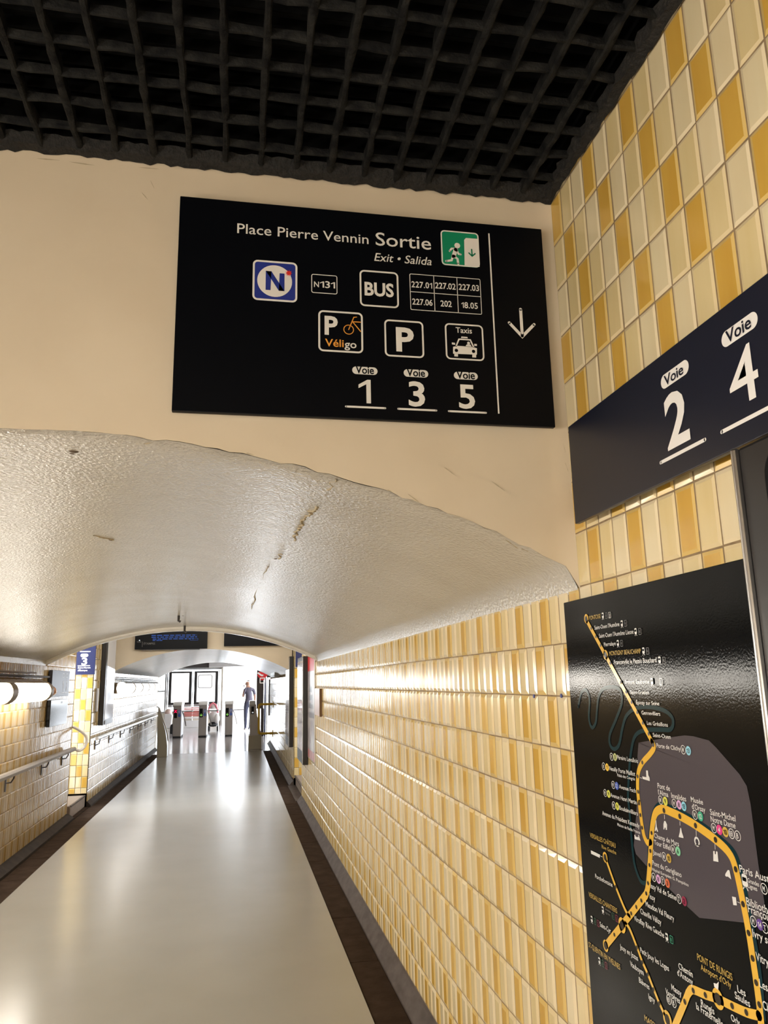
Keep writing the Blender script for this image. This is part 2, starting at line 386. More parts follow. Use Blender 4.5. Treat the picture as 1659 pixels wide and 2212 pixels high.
def tile_wall(parent, axes, base, cells, n_parts, mats=None):
    """cells: (a_centre, b_centre, w, h, kind) in metres along the wall's axes; the n_parts largest in view become single objects"""
    A, B, N = AX[axes]; sc = []
    for c in cells:
        p = base + A * c[0] + B * c[1]; q = proj(p); s = 0
        if q[2] > .2 and -80 < q[0] < W + 80 and -80 < q[1] < H + 80:
            a1, a2 = proj(p - A * c[2] / 2), proj(p + A * c[2] / 2); b1, b2 = proj(p - B * c[3] / 2), proj(p + B * c[3] / 2)
            s = abs((a2[0] - a1[0]) * (b2[1] - b1[1]) - (a2[1] - a1[1]) * (b2[0] - b1[0]))
        sc.append((s, c))
    sc.sort(key=lambda t: -t[0]); mb = MB()
    for i, (s, c) in enumerate(sc):
        p = base + A * c[0] + B * c[1]
        if i < n_parts and s > 0:
            o = bpy.data.objects.new('tile', tile_mesh(c[2], c[3], c[4], axes, i % 5, c[5] if len(c) > 5 else .0085)); COL.objects.link(o); o.parent = parent; o.location = p
        else:
            v, f, mi = tile_geo(c[2], c[3], c[4], c[5] if len(c) > 5 else .0085, tilt=(random.uniform(-.006, .006), random.uniform(-.005, .005))); n = len(mb.v)
            mb.v += [tuple(p + A * x + B * y + N * d) for x, y, d in v]; mb.f += [tuple(n + k for k in q) for q in f]; mb.mi += mi
    if mb.f:
        o = mb.build('tile_field', mats or TILE_MATS, parent, fix=False); o['kind'] = 'stuff'
def kind_of(col, row):
    t = (col - row) % 3
    return 0 if t == 0 else (1 if (t + (col * 7 + row * 5) // 3) % 2 else 2)

# ---- right wall, hall side and tunnel in one plane
wr = struct(MB().box(XR, XR + .25, -3.5, 2.1, 0, 3.6).box(XR, XR + .25, 2.1, 11.46, 0, 3.6).build('wall_right', M['grout']), 'tiled right wall in gold and cream running from the hall into the tunnel')
cells = []
for col in range(-129, 13):                       # columns counted towards the camera
    y1 = 1.948 - TW * col; yc = y1 - TW / 2
    for row in range(-4, 18):                     # rows counted downwards from z = 2.466..2.618
        zt = 2.6175 - TH * row; z0, z1 = zt - TH, zt
        if yc > 11.44: continue
        if yc > YB and yc < 9.27 and z1 > 1.90: continue
        if z0 > CZ: continue
        z1 = min(z1, CZ + .02); z0 = max(z0, .079)
        if z1 - z0 < .02: continue
        if 1.25 < yc < 2.0 and z1 < 1.78: continue              # under the map panel
        if 1.0 < yc < 1.85 and z0 > 2.06 and z1 < 2.26: continue
        off = -.015 if (z1 < 1.8 and yc > YB) else 0
        k = kind_of(col, row + (1 if z1 < 1.72 and yc > 2.0 else 0) + 2)
        cells.append((-(yc + off), (z0 + z1) / 2, TW, z1 - z0, k, .0135 if yc > YB else .0085))
tile_wall(wr, 'R', Vector((XR + .0037, 0, 0)), cells, 300)

for px, py in ((1140, 1348), (1153, 1504), (1212, 1503)):
    p = at_x(px, py, XR - .0035); o = MB().tube([(XR - .0045, p.y, p.z), (XR - .002, p.y, p.z)], .006, 10).build('blue_mark', M['navy'], wr)
# ---- left wall near part
wl = struct(MB().box(XL - .25, XL, -3.5, 10.9, 0, 3.6).build('wall_left', M['grout']), 'tiled left wall of the tunnel behind the lamp row and handrail')
cells = []
for col in range(0, 146):
    yc = .1 + TW * (col + .5)
    for row in range(0, 20):
        z0 = .06 + TH * row; z1 = z0 + TH
        if yc > 10.88 or (z1 > 1.93 and YB < yc < 9.27) or z1 > CZ: continue
        cells.append((yc, (z0 + z1) / 2, TW, TH, kind_of(col, -row)))
tile_wall(wl, 'L', Vector((XL - .0037, 0, 0)), cells, 0, LEFT_SHADED)
# rounded end edge of the left wall, seen bright beside the passage
# ---- left side passage: far wall (yellow lit pier) and second left wall
YP = 11.9
XL2 = -2.0
wp = struct(MB().box(-6, XL2, YP, YP + .4, 0, 3.4).build('wall_passage_left', M['grout']), 'daylit yellow tiled wall of the left side passage')
cells = []
for col in range(0, 40):
    xc = XL2 - .006 - .0785 * (col + .5)
    for row in range(0, 20):
        z0 = .182 + TH * row - TH * .55; z1 = z0 + TH
        if row == 0: z0 = .175
        if z1 > 3.3: continue
        cells.append((xc, (z0 + z1) / 2, .0785, z1 - z0, kind_of(-col, 1 - row)))
tile_wall(wp, 'F', Vector((0, YP + .0037, 0)), cells, 130)
wl2 = struct(MB().box(XL2 - .3, XL2, YP + .4, 13.5, 0, CZ).box(XL2 - .3, XL2, YP, YP + .4, 0, CZ).box(XL2 - .3, XL2, 13.5, 21.4, 0, 3.6).build('wall_left_far', M['grout']), 'far left tiled wall behind the second lamp row')
cells = []
for col in range(0, 128):
    yc = YP + .002 + TW * (col + .5)
    for row in range(0, 19):
        z0 = .06 + TH * row; z1 = z0 + TH
        if z1 > (CZ if yc < 13.5 else 1.88): continue
        cells.append((yc, (z0 + z1) / 2, TW, TH, kind_of(col, -row)))
tile_wall(wl2, 'L', Vector((XL2 - .0037, 0, 0)), cells, 0, LEFT_SHADED)
# near wall's end face and the passage beyond
struct(MB().box(-6, XL - .25, 6.8, 7.0, 0, 3.8).box(-6.2, -6, 6.8, 12.3, 0, 3.8).build('wall_passage_left_near', M['plaster']))  # unseen walls, set back so open sky lights the yellow pier
struct(MB().box(-2.5, XL - .0, 10.9, YP, 3.1, 3.6).build('ceiling_passage_left', M['concrete']))
# ---- right side passage
wpr = struct(MB().box(XR + .015, 5, 13.2, 13.6, 0, 3.4).build('wall_passage_right', M['grout']), 'daylit yellow tiled wall of the right side passage')
cells = []
for col in range(0, 24):
    xc = XR + .02 + .0785 * (col + .5)
    for row in range(0, 20):
        z0 = .112 + .1585 * row; z1 = z0 + .1585
        if z1 > 3.3: continue
        cells.append((xc, (z0 + z1) / 2, .0785, .1585, kind_of(col, 1 - row)))
tile_wall(wpr, 'F', Vector((0, 13.2 + .0037, 0)), cells, 60)
struct(MB().box(XR + .25, 5, 11.2, 11.46, 0, 3.4).build('wall_passage_right_near', M['plaster']))
struct(MB().box(XR, 2.1, 11.46, 13.2, 3.1, 3.6).build('ceiling_passage_right', M['concrete']))
wr2 = struct(MB().box(XR + .015, XR + .3, 13.2, 13.5, 0, CZ).box(XR + .015, XR + .3, 13.5, 22.5, 0, 3.6).build('wall_right_far', M['grout']), 'far right tiled wall beyond the side passage')
cells = []
for col in range(0, 125):
    yc = 13.203 + TW * (col + .5)
    for row in range(0, 19):
        z0 = .09 + TH * row; z1 = z0 + TH
        if z1 > (CZ if yc < 13.5 else 1.88): continue
        cells.append((-yc, (z0 + z1) / 2, TW, TH, kind_of(col, row)))
tile_wall(wr2, 'R', Vector((XR + .0187, 0, 0)), cells, 0)
# steps of the side passages
for nm, x0, x1, y0, y1, sgn, lb in (('step_left', -6, -2.02, 10.9, YP, -1, 'worn stone step up into the left side passage'), ('step_right', .985, 5, 11.46, 13.2, 1, 'worn stone step up into the right side passage')):
    mb = MB()
    for k in range(6):
        a = (x1 - .34 * k) if sgn < 0 else (x0 + .34 * k)
        b = (a - .34) if sgn < 0 else (a + .34)
        mb.box(min(a, b), max(a, b), y0, y1, 0, .155 * (k + 1))
    st = struct(mb.build(nm, M['step'], bevel=.012), lb)
    e = x1 if sgn < 0 else x0
    MB().box(e - .02, e + .006, y0 + .01, y1 - .01, .135, .158).build('nosing', M['skirt'], st, bevel=.004)

# ---- bulkhead over the first arch, vault, far lip
NX = 90
xs = [XL + (XR - XL) * i / NX for i in range(NX + 1)]
rj = random.Random(3)
jit = [rj.uniform(-.004, .004) for _ in xs]
mb = MB(); NZ = 22; rows = []
for j in range(NZ + 1):
    t = j / NZ; r = []
    for i, x in enumerate(xs):
        zb = vz(x) + jit[i] * (1 - t) if i < NX else 1.858
        z = zb + (3.6 - zb) * t
        y = YB + (.004 * math.sin(x * 3 + z * 2)) + (rj.uniform(-.0035, .0035) if (j == 0 or i in (NX, NX - 1)) else 0)
        if i == NX: y -= .012
        r.append((x, y, z))
    rows.append(r)
mb.grid(rows)
wf = struct(mb.build('wall_front', M['plaster'], smooth=True, fix=False), 'cream painted plaster bulkhead above the tunnel arch')
YV = 9.2
mb = MB(); ys = [YB, YB + .012, YB + .04] + [YB + .04 + (YV - YB - .04) * i / 60 for i in range(1, 61)]
rows = []
for k, y in enumerate(ys):
    r = [(XL, y, 1.852), (XL + .006, y, 1.872)]
    for i, x in enumerate(xs): r.append((x if 0 < i < NX else (XL + .006 if i == 0 else XR - .006), y + (rj.uniform(-.003, .003) if k < 2 else 0), vz(x) + (jit[i] if k == 0 else .004 * math.sin(y * 2.3 + x * 3)) + (.0 if k == 0 else (.006 if k == 1 else 0))))
    r[-1] = (XR - .012, y, 1.886); r += [(XR - .004, y, 1.868), (XR, y, 1.852)]
    rows.append(r)
mb.grid(rows, flip=True)
vault = struct(mb.build('ceiling_vault', M['vault'], smooth=True, fix=False), 'low glossy cream vault over the tunnel')
M['scar'] = mat('bare_plaster', (.45, .38, .26), .8, noise=(60, .6, (.30, .24, .15)))
M['chip'] = mat('dark_chip', (.10, .07, .045), .9)
def on_vault(px, py):
    d = ray(px, py); t = 2.05 / d.y
    while t < 20:
        p = CAM + d * t
        if p.z >= vz(p.x) - .002: return p
        t += .004
    return CAM + d * t
def ribbon(name, pts, w, m, parent):
    mb = MB(); rows = []; rr_ = random.Random(len(pts)); P = [on_vault(*q) for q in pts]; Q = []
    for a, b in zip(P, P[1:]):
        for k in range(8): Q.append(a.lerp(b, k / 8) + Vector((rr_.uniform(-.008, .008), 0, 0)))
    for q in Q:
        ww = w * .55 * rr_.uniform(.3, 1.2); z = lambda x: vz(x) - .0035
        rows.append([(q.x - ww, q.y, z(q.x - ww) + .004), (q.x - ww * .3, q.y, z(q.x)), (q.x + ww * .3, q.y, z(q.x)), (q.x + ww, q.y, z(q.x + ww) + .004)])
    mb.grid(rows, flip=True); return mb.build(name, m, parent, smooth=True, fix=False)
ribbon('crack', [(722, 1028), (708, 1062)], .010, M['scar'], vault)
ribbon('crack', [(684, 1094), (668, 1110), (655, 1125), (646, 1145), (632, 1170)], .012, M['scar'], vault)
ribbon('crack', [(606, 1195), (603, 1210)], .010, M['scar'], vault)
ribbon('crack', [(582, 1225), (562, 1255), (548, 1300), (541, 1318)], .008, M['scar'], vault)
ribbon('crack', [(205, 1157), (222, 1162), (250, 1168)], .010, M['scar'], vault)
for px, py, r_ in ((160, 975, .012), (156, 980, .008), (240, 1167, .009), (395, 1330, .010), (595, 1208, .006)):
    p = on_vault(px, py); mb = MB(); rows = []
    for i in range(5):
        t = PI / 2 * i / 4; rows.append([(p.x + r_ * math.sin(t) * math.cos(a_) * 1.3, p.y + r_ * math.sin(t) * math.sin(a_), vz(p.x) - r_ * .6 * math.cos(t) + .001) for a_ in [2 * PI * j / 9 for j in range(10)]])
    mb.grid(rows); mb.build('chip', M['chip'], vault, smooth=True)
for (px, py), ln in (((386, 1330), .05), ((399, 1352), .06)):
    p = on_vault(px, py); MB().tube([(p.x, p.y, vz(p.x) + .01), (p.x, p.y, vz(p.x) - ln), (p.x + .02, p.y, vz(p.x) - ln - .01)], .012, 8).build('hook', M['dark_metal'], vault)
rs = random.Random(11)
for a, b in (((325, 392), (334, 410)), ((306, 418), (320, 434)), ((1090, 1166), (1118, 1186)), ((1124, 1186), (1140, 1192)), ((836, 1058), (846, 1064)), ((880, 1068), (905, 1086)), ((532, 980), (548, 984)), ((1215, 960), (1222, 985)), ((1219, 1000), (1226, 1020)), ((1226, 1040), (1230, 1075)), ((310, 960), (330, 958)), ((1060, 1040), (1090, 1062)), ((958, 1010), (985, 1030)), ((150, 352), (205, 360)), ((80, 345), (130, 349)), ((300, 364), (345, 368))):
    A_, B_ = at_y(*a, YB), at_y(*b, YB); n_ = 5; mb = MB(); rows = []
    for i in range(n_ + 1):
        p = A_.lerp(B_, i / n_); w_ = rs.uniform(.0006, .0022) * (1 if 0 < i < n_ else .2); rows.append([(p.x, YB - .0055, p.z - w_), (p.x, YB - .0055, p.z + w_)])
    mb.grid(rows); mb.build('scratch', M['scar'], wf)
def lip(name, y0, y1, drop, apex, R, m, w=.05, x0=XL, x1=XR):
    mb = MB(); rows = []
    for i in range(61):
        x = x0 + (x1 - x0) * i / 60; z = vz(x, apex, R)
        rows.append([(x, y0, z + .02), (x, y0, z - drop * .55), (x, y0 + (y1 - y0) * .25, z - drop), (x, y0 + (y1 - y0) * .75, z - drop), (x, y1, z - drop * .5), (x, y1, CZ + .1)])
    mb.grid(rows); return mb.build(name, m, None, smooth=True, fix=False)
struct(lip('trim_arch', YV, YV + .12, .042, 2.27, 3.3, mat('bright_lip_paint', (.84, .82, .77), .16, spec=.7)), 'pale rounded lip closing the far end of the first vault')  # whiter than the vault paint; the rim's brightness is put into the colour
# cross passage ceiling
struct(MB().box(XL - .2, XR + .2, YV, 13.55, CZ, CZ + .3).build('ceiling_cross', M['concrete']))
# ---- second bulkhead and vault
rows = []
for j in range(7):
    t = j / 6; rows.append([(x, 13.5, (vz(x, 2.205, 3.0)) * (1 - t) + 3.6 * t) for x in xs])
mb = MB(); mb.grid(rows); struct(mb.build('wall_front_far', M['plaster'], fix=False), 'cream bulkhead above the second arch carrying the black screens')
rows = []
for y in [13.5 + 8.5 * i / 20 for i in range(21)]:
    rows.append([(XL2 - .06, y, 1.78)] + [(x, y, vz(x, 2.205, 3.0)) for x in xs] + [(XR + .03, y, 1.78)])
mb = MB(); mb.grid(rows, flip=True); struct(mb.build('ceiling_vault_far', M['vault'], smooth=True, fix=False), 'second low vault leading to the ticket gates')

struct(MB().box(-8.2, 6, -4, 7.0, 3.6, 3.9).box(-2.5, 6, 7.0, 10.9, 3.6, 3.9).box(-2.5, 2.1, 10.9, 13.2, 3.6, 3.9).box(-8.2, -2.5, 11.9, 13.2, 3.6, 3.9).box(2.1, 6, 10.9, 11.46, 3.6, 3.9).box(-8.2, 6, 13.2, 33.3, 3.6, 3.9).build('sky_cover', M['concrete']))  # added unseen slab keeping sky light out, left open over the side passages
MB().box(XL, XR, YV + .13, YV + .15, 2.3, 3.6).build('infill', M['concrete'], bpy.data.objects['trim_arch'])
# ---- floors
def slab(name, m, x0, x1, y0, y1, z0, z1, lb=None): return struct(MB().box(x0, x1, y0, y1, z0, z1).build(name, m), lb)
slab('floor', M['floor'], -1.75, .694, -3.5, 20.1, -.2, 0, 'pale polished resin floor of the tunnel')
slab('floor_hall', M['hall_floor'], -8, 6, 20.1, 33.2, -.2, 0, 'grey polished floor around the ticket gates')
for nm, x0, x1, lb in (('floor_gutter_right', .694, .874, 'dark brown gutter strip along the right wall'), ('floor_gutter_left', -1.97, -1.75, 'dark brown gutter strip along the left wall')):
    g = struct(MB().box(x0 - .01, x1 + .02, -3.5, 20.1, -.2, -.022).build(nm, M['gutter']), lb)
    y = -.4
    while y < 20:
        L_ = .9
        MB().box(x0 + .003, x1 - .002, y + .004, min(y + L_, 20.1) - .004, -.03, -.006).build('slab', M['gutter'], g, bevel=.004); y += L_
sk = MB().prism([(.872, -.02), (.874, .004), (.93, .070), (XR, .078), (XR, -.02)], 'y', -3.5, 11.46).prism([(.88, -.02), (.882, .004), (.942, .070), (XR + .02, .078), (XR + .02, -.02)], 'y', 13.2, 22.4).build('baseboard_right', M['skirt'])
struct(sk, 'grey stone skirting at the foot of the right wall')
sk = MB().prism([(-1.97, -.02), (-1.97, .015), (-2.04, .06), (XL, .065), (XL, -.02)], 'y', -3.5, 10.9).prism([(-1.94, -.02), (-1.94, .02), (-1.985, .065), (XL2, .07), (XL2, -.02)], 'y', YP, 21.4).build('baseboard_left', M['skirt_brown'])
struct(sk, 'grey stone skirting at the foot of the left wall')
slab('floor_sill_right', M['skirt'], .86, 1.0, 11.46, 13.2, -.2, .004); slab('floor_sill_left', M['gutter'], -2.06, -1.97, 10.9, YP, -.2, .0)

# ---- hall behind and around the camera
struct(MB().box(XL - .25, XR + .25, -3.7, -3.5, 0, 3.6).build('wall_back', M['plaster']))
cl = struct(MB().box(XL - .25, XR + .25, -3.5, YB + .3, CZ + .34, CZ + .6).build('ceiling', M['black']), 'black sooty egg-crate lattice ceiling of the hall')
def bar(name, p0, p1, wid, z0, z1, n=26, amp=.003):
    """a sooty bar, edges eaten and crusted"""
    rb = random.Random(int(abs(p0[0] * 977 + p0[1] * 631) * 100)); mb = MB(); rows = []
    d = Vector((p1[0] - p0[0], p1[1] - p0[1])); L_ = d.length; d.normalize(); nn = Vector((-d.y, d.x))
    for i in range(n + 1):
        t = i / n; c = Vector(p0) + d * L_ * t; a = wid / 2 + rb.uniform(-amp, amp * 1.2); b = wid / 2 + rb.uniform(-amp, amp * 1.2); zl = z0 + rb.uniform(-amp, amp)
        rows.append([(c.x + nn.x * a, c.y + nn.y * a, z1), (c.x + nn.x * a, c.y + nn.y * a, zl + .004), (c.x + nn.x * a * .5, c.y + nn.y * a * .5, zl), (c.x - nn.x * b * .5, c.y - nn.y * b * .5, zl), (c.x - nn.x * b, c.y - nn.y * b, zl + .004), (c.x - nn.x * b, c.y - nn.y * b, z1)])
    mb.grid(rows); return mb.build(name, M['soot_shaded'] if name == 'lattice_slat' else M['soot'], cl, smooth=True)
for k in range(-20, 9): bar('lattice_bar', (.043 + .0995 * k, -.6), (.043 + .0995 * k, YB - .02), .0165, CZ + .004, CZ + .040, 60)
for k in range(-20, 6): bar('lattice_bar', (XL, 1.43 + .0985 * k), (XR, 1.43 + .0985 * k), .0105, CZ + .008, CZ + .030, 70)
for k in range(-26, 14): bar('lattice_slat', (XL, 1.38 + .0493 * k), (XR, 1.38 + .0493 * k), .008, CZ + .13, CZ + .16, 30, .002)
rb = random.Random(5); mb = MB(); rows = []
for i in range(140):
    y = -1 + (YB + 1) * i / 139; rows.append([(XR - .03 - rb.uniform(0, .012), y, CZ + .03), (XR - .024 - rb.uniform(0, .01), y, CZ + rb.uniform(-.004, .006)), (XR - .006, y, CZ - .004 + rb.uniform(-.006, .004)), (XR + .002, y, CZ + .01)])
mb.grid(rows); mb.build('edge_crust', M['crust'], cl, smooth=True)
mb = MB(); rows = []
for i in range(160):
    x = XL + (XR - XL) * i / 159; rows.append([(x, YB - .045 - rb.uniform(0, .01), CZ + .03), (x, YB - .032 - rb.uniform(0, .01), CZ + rb.uniform(.0, .008)), (x, YB - .008, CZ - .002 + rb.uniform(-.006, .005)), (x, YB + .003, CZ + .01)])
mb.grid(rows); mb.build('edge_crust', M['crust'], cl, smooth=True)

MB().box(XL, XR - .004, YB - .03, YB - .012, CZ + .012, CZ + .34).box(XR - .016, XR - .003, -1.5, YB - .03, CZ + .012, CZ + .34).box(XL + .003, XL + .016, -1.5, YB - .03, CZ + .012, CZ + .34).build('blackout_lining', M['soot_shaded'], cl)  # black sheets added to darken the plaster above the lattice
# ---- ticket hall at the far end
struct(MB().box(-8, XL2 - .0, 21.4, 21.6, 0, 3.2).box(XL2, XR + .3, 21.95, 22.1, 2.24, 3.2).box(XR + .3, 6, 22.3, 22.5, 0, 3.2).build('wall_hall_near', M['plaster']))
struct(MB().box(-8, 6, 21.4, 33.3, 2.75, 3.1).build('ceiling_hall', M['concrete']))
struct(MB().box(-8.2, -8, 21.4, 33.3, 0, 3.1).build('wall_hall_left', M['plaster']))
slab('floor_outside', M['outside'], -60, 60, 33.2, 120, -.25, -.03, 'bright pavement outside the entrance')
wfar = MB()
wfar.box(-8, -.5, 33, 33.2, 0, .55).box(-8, -.5, 33, 33.2, 2.29, 2.75).box(-.5, 6, 33, 33.2, 2.45, 2.75)
wfar.box(-8, -4.4, 33, 33.2, .55, 2.29)
struct(wfar.build('wall_hall_far', M['concrete']), 'low far wall under the entrance windows')
for i, (x0, x1) in enumerate(((-4.35, -2.8), (-2.68, -.55))):
    w = MB()
    for a, b, c, d in ((x0 - .05, x0, .55, 2.29), (x1, x1 + .06, .55, 2.29), (x0, x1, 2.22, 2.29), (x0, x1, .55, .60)): w.box(a, b, 33.02, 33.1, c, d)
    if i == 0: w.box(x0, x1, 33.02, 33.1, 1.36, 1.42)
    o = struct(w.build('window_%d' % (i + 1), M['grey_metal']), 'entrance window in grey metal framing, glaring white')
    MB().box(x0, x1, 33.055, 33.06, .60, 2.22).build('pane', M['glass'], o)
# door post right of the frames and dark beam, grey awning box over the doorway
o = MB().box(-.58, -.50, 32.9, 33.0, 0, 2.3).build('trim_doorpost', M['steel'], bevel=.01); struct(o, 'slim steel post beside the bright doorway')
o = MB().box(-4, -1.08, 32.75, 32.98, 2.29, 2.6).build('trim_beam', M['dark_metal']); struct(o, 'dark beam over the entrance windows')
o = MB().box(-1.07, .6, 32.5, 32.98, 2.31, 2.6).build('trim_shutter_box', M['grey_metal'], bevel=.01); struct(o, 'grey shutter box over the doorway')

# ================================================================== SIGNS
# ---- big black exit sign on the bulkhead
SG = root('exit_sign', 'large black exit direction sign on the cream bulkhead above the arch', 'sign', loc=(.354, YB - .02, 2.32))
SG_inv = SG.location.copy()
def keep(o): o.location -= 0 * o.location; return o
class Tree:
    """children are modelled in world space; shift them under a located root"""
def adopt(rt):
    for c in rt.children:
        c.matrix_parent_inverse = Matrix.Translation(-Vector(rt.location))
YS = YB - .042
box('board', M['sign'], SG, -.1785, .887, YS, YS + .016, 2.3205, 2.9525, .002)
for z in (2.42, 2.8): box('mounting_rail', M['black_metal'], SG, -.1, .82, YS + .016, YB - .006, z, z + .04, .001)
B = Board((0, YS, 0), (1, 0, 0), (0, 0, 1), (0, -1, 0), SG, lambda x, y: (360 + x / 1.8852, 410 + y / 1.8852))
wh = M['white']
B.text('Place Pierre Vennin', (287, 176), (822, 222), 39, wh, bold=.004)
B.text('Sortie', (851, 226), (1077, 245), 52, wh, bold=.006)
B.text('Exit • Salida', (845, 291), (1079, 307), 32, wh, bold=.004, shear=.22)
def px_rect(b, tl, br): a, c = b.uv(*tl), b.uv(*br); return (a[0], c[0], c[1], a[1])
def quad_rect(b, tl, tr, br, bl):
    p = [b.uv(*q) for q in (tl, tr, br, bl)]; return ((p[0][0] + p[3][0]) / 2, (p[1][0] + p[2][0]) / 2, (p[2][1] + p[3][1]) / 2, (p[0][1] + p[1][1]) / 2)
k = .00104                                        # metres per crop pixel, about
# night bus emblem
r = quad_rect(B, (350, 285), (532, 298), (532, 462), (350, 447)); cx, cy, hw = (r[0] + r[1]) / 2, (r[2] + r[3]) / 2, (r[1] - r[0]) / 2
B.into(B.polys('night_bus_pictogram', [rrect(*r, .014)], M['navy'], 1)); B.polys('pictogram_border', rring(*r, .014, .0055), wh, 2)
B.polys('pictogram_disc', [circle((cx - .001, cy), hw * .78, n=40)], wh, 2)
B.polys('letter', [[(cx + a * hw, cy + b * hw) for a, b in p] for p in ([(-.42, -.47), (-.42, .47), (-.17, .47), (-.20, -.47)], [(-.42, .47), (-.17, .47), (.42, -.47), (.17, -.47)], [(.17, -.47), (.42, -.47), (.42, .40), (.20, .40)])], M['navy'], 3)
sc_ = B.uv(497, 341); B.polys('star', [[(sc_[0] + math.cos(PI * i / 9) * (.0105 if i % 2 == 0 else .0052), sc_[1] + math.sin(PI * i / 9) * (.0105 if i % 2 == 0 else .0052)) for i in range(18)]], M['red'], 4); B.into()
r = quad_rect(B, (589, 343), (695, 350), (695, 427), (589, 419)); B.into(B.polys('border', rring(*r, .006, .0022), wh))
B.text('N', (600, 396), (620, 397), 22, wh, bold=.012); B.text('131', (624, 398), (686, 403), 27, wh, bold=.012); B.into()
r = quad_rect(B, (785, 325), (943, 338), (946, 486), (787, 470)); B.into(B.polys('border', rring(*r, .014, .0050), wh))
B.text('BUS', (806, 428), (925, 437), 53, wh, bold=.03); B.into()
r = quad_rect(B, (989, 342), (1279, 363), (1282, 508), (992, 490))
tb = B.polys('table_border', rring(*r, .005, .0020) + [[(u - .001, r[2]), (u + .001, r[2]), (u + .001, r[3]), (u - .001, r[3])] for u in (r[0] + (r[1] - r[0]) * .338, r[0] + (r[1] - r[0]) * .665)] + [[(r[0], (r[2] + r[3]) / 2 - .001), (r[1], (r[2] + r[3]) / 2 - .001), (r[1], (r[2] + r[3]) / 2 + .001), (r[0], (r[2] + r[3]) / 2 + .001)]], wh)
for t, l, rr in (('227.01', (997, 398), (1081, 402)), ('227.02', (1093, 402), (1177, 407)), ('227.03', (1189, 408), (1272, 413)), ('227.06', (1000, 468), (1083, 472)), ('202', (1115, 475), (1161, 478)), ('18.05', (1200, 481), (1267, 486))):
    B.into(tb); B.text(t, l, rr, 24, wh, bold=.014); B.into()
# bicycle parking
r = quad_rect(B, (616, 489), (798, 502), (801, 669), (619, 655)); B.into(B.polys('border', rring(*r, .014, .0052), wh))
B.text('P', (643, 588), (697, 590), 74, wh, bold=.03)
c = B.uv(741, 570)
B.polys('bicycle', ring(c, .0125, .0148, 28) + stroke([B.uv(741, 570), B.uv(762, 520), B.uv(773, 519)], .0028) + stroke([B.uv(757, 538), B.uv(790, 540)], .0028) + stroke([B.uv(757, 538), B.uv(790, 578)], .0028), M['orange'], 2)
B.text('Véli', (645, 636), (721, 642), 30, M['orange'], bold=.012); B.text('go', (724, 643), (773, 646), 30, wh, bold=.012); B.into()
r = quad_rect(B, (886, 527), (1046, 538), (1048, 689), (888, 675)); B.into(B.polys('border', rring(*r, .014, .0050), wh))
B.text('P', (935, 655), (1008, 658), 95, wh, bold=.03); B.into()
r = quad_rect(B, (1133, 543), (1290, 552), (1292, 701), (1136, 687)); B.into(B.polys('border', rring(*r, .014, .0046), wh))
B.text('Taxis', (1177, 582), (1243, 586), 22, wh, bold=.012)
def PU(pts): return [B.uv(*p) for p in pts]
B.polys('taxi', [PU([(1200, 598), (1224, 600), (1226, 606), (1198, 604)]), PU([(1166, 640), (1185, 636), (1243, 640), (1263, 646), (1263, 672), (1166, 668)]),
                 PU([(1171, 667), (1186, 668), (1186, 680), (1171, 679)]), PU([(1244, 671), (1260, 672), (1260, 684), (1244, 683)]), PU([(1161, 622), (1174, 624), (1174, 632), (1161, 630)]), PU([(1252, 628), (1263, 629), (1263, 637), (1252, 636)])]
        + stroke(PU([(1178, 638), (1190, 609), (1236, 612), (1250, 642)]), .0042) + [circle(B.uv(1229, 625), .0044, n=12), PU([(1215, 640), (1222, 630), (1237, 631), (1242, 641)])], wh, 2)
for q in ((1179, 655), (1249, 659)): B.polys('headlamp', [circle(B.uv(*q), .0052, n=14)], M['sign'], 3)
B.into()
# tracks
for (cx_, cy_, w_), t, l, rr, cap, ul in (((807, 737, 103), '1', (782, 868), (832, 871), 96, ((730, 883), (890, 889))), ((1015, 748, 100), '3', (986, 878), (1053, 882), 98, ((943, 892), (1098, 899))), ((1218, 758, 97), '5', (1191, 888), (1257, 890), 95, ((1149, 902), (1300, 908)))):
    a, b = B.uv(cx_ - w_ / 2, cy_ - 1), B.uv(cx_ + w_ / 2, cy_ + 1); v_ = (a[1] + b[1]) / 2; hh = .0112
    B.into(B.polys('pill', [rrect(a[0], b[0], v_ - hh, v_ + hh, hh, 8)], wh))
    B.text('Voie', (cx_ - 38, cy_ + 11), (cx_ + 37, cy_ + 14), 31, M['sign'], layer=3, bold=.018); B.into()
    B.text(t, l, rr, cap, wh, bold=.02)
    a, b = B.uv(*ul[0]), B.uv(*ul[1]); v_ = (a[1] + b[1]) / 2; B.polys('underline', stroke([(a[0], v_), (b[0], v_)], .0056), wh)
a, b = B.uv(1312, 178), B.uv(1352, 912); u_ = (a[0] + b[0]) / 2
B.polys('divider', [[(u_ - .0022, b[1]), (u_ + .0022, b[1]), (u_ + .0022, a[1]), (u_ - .0022, a[1])]], wh)
B.polys('arrow', stroke([B.uv(1441, 487), B.uv(1448, 596)], .0092) + stroke([B.uv(1395, 542), B.uv(1448, 598), B.uv(1496, 549)], .0092), wh)
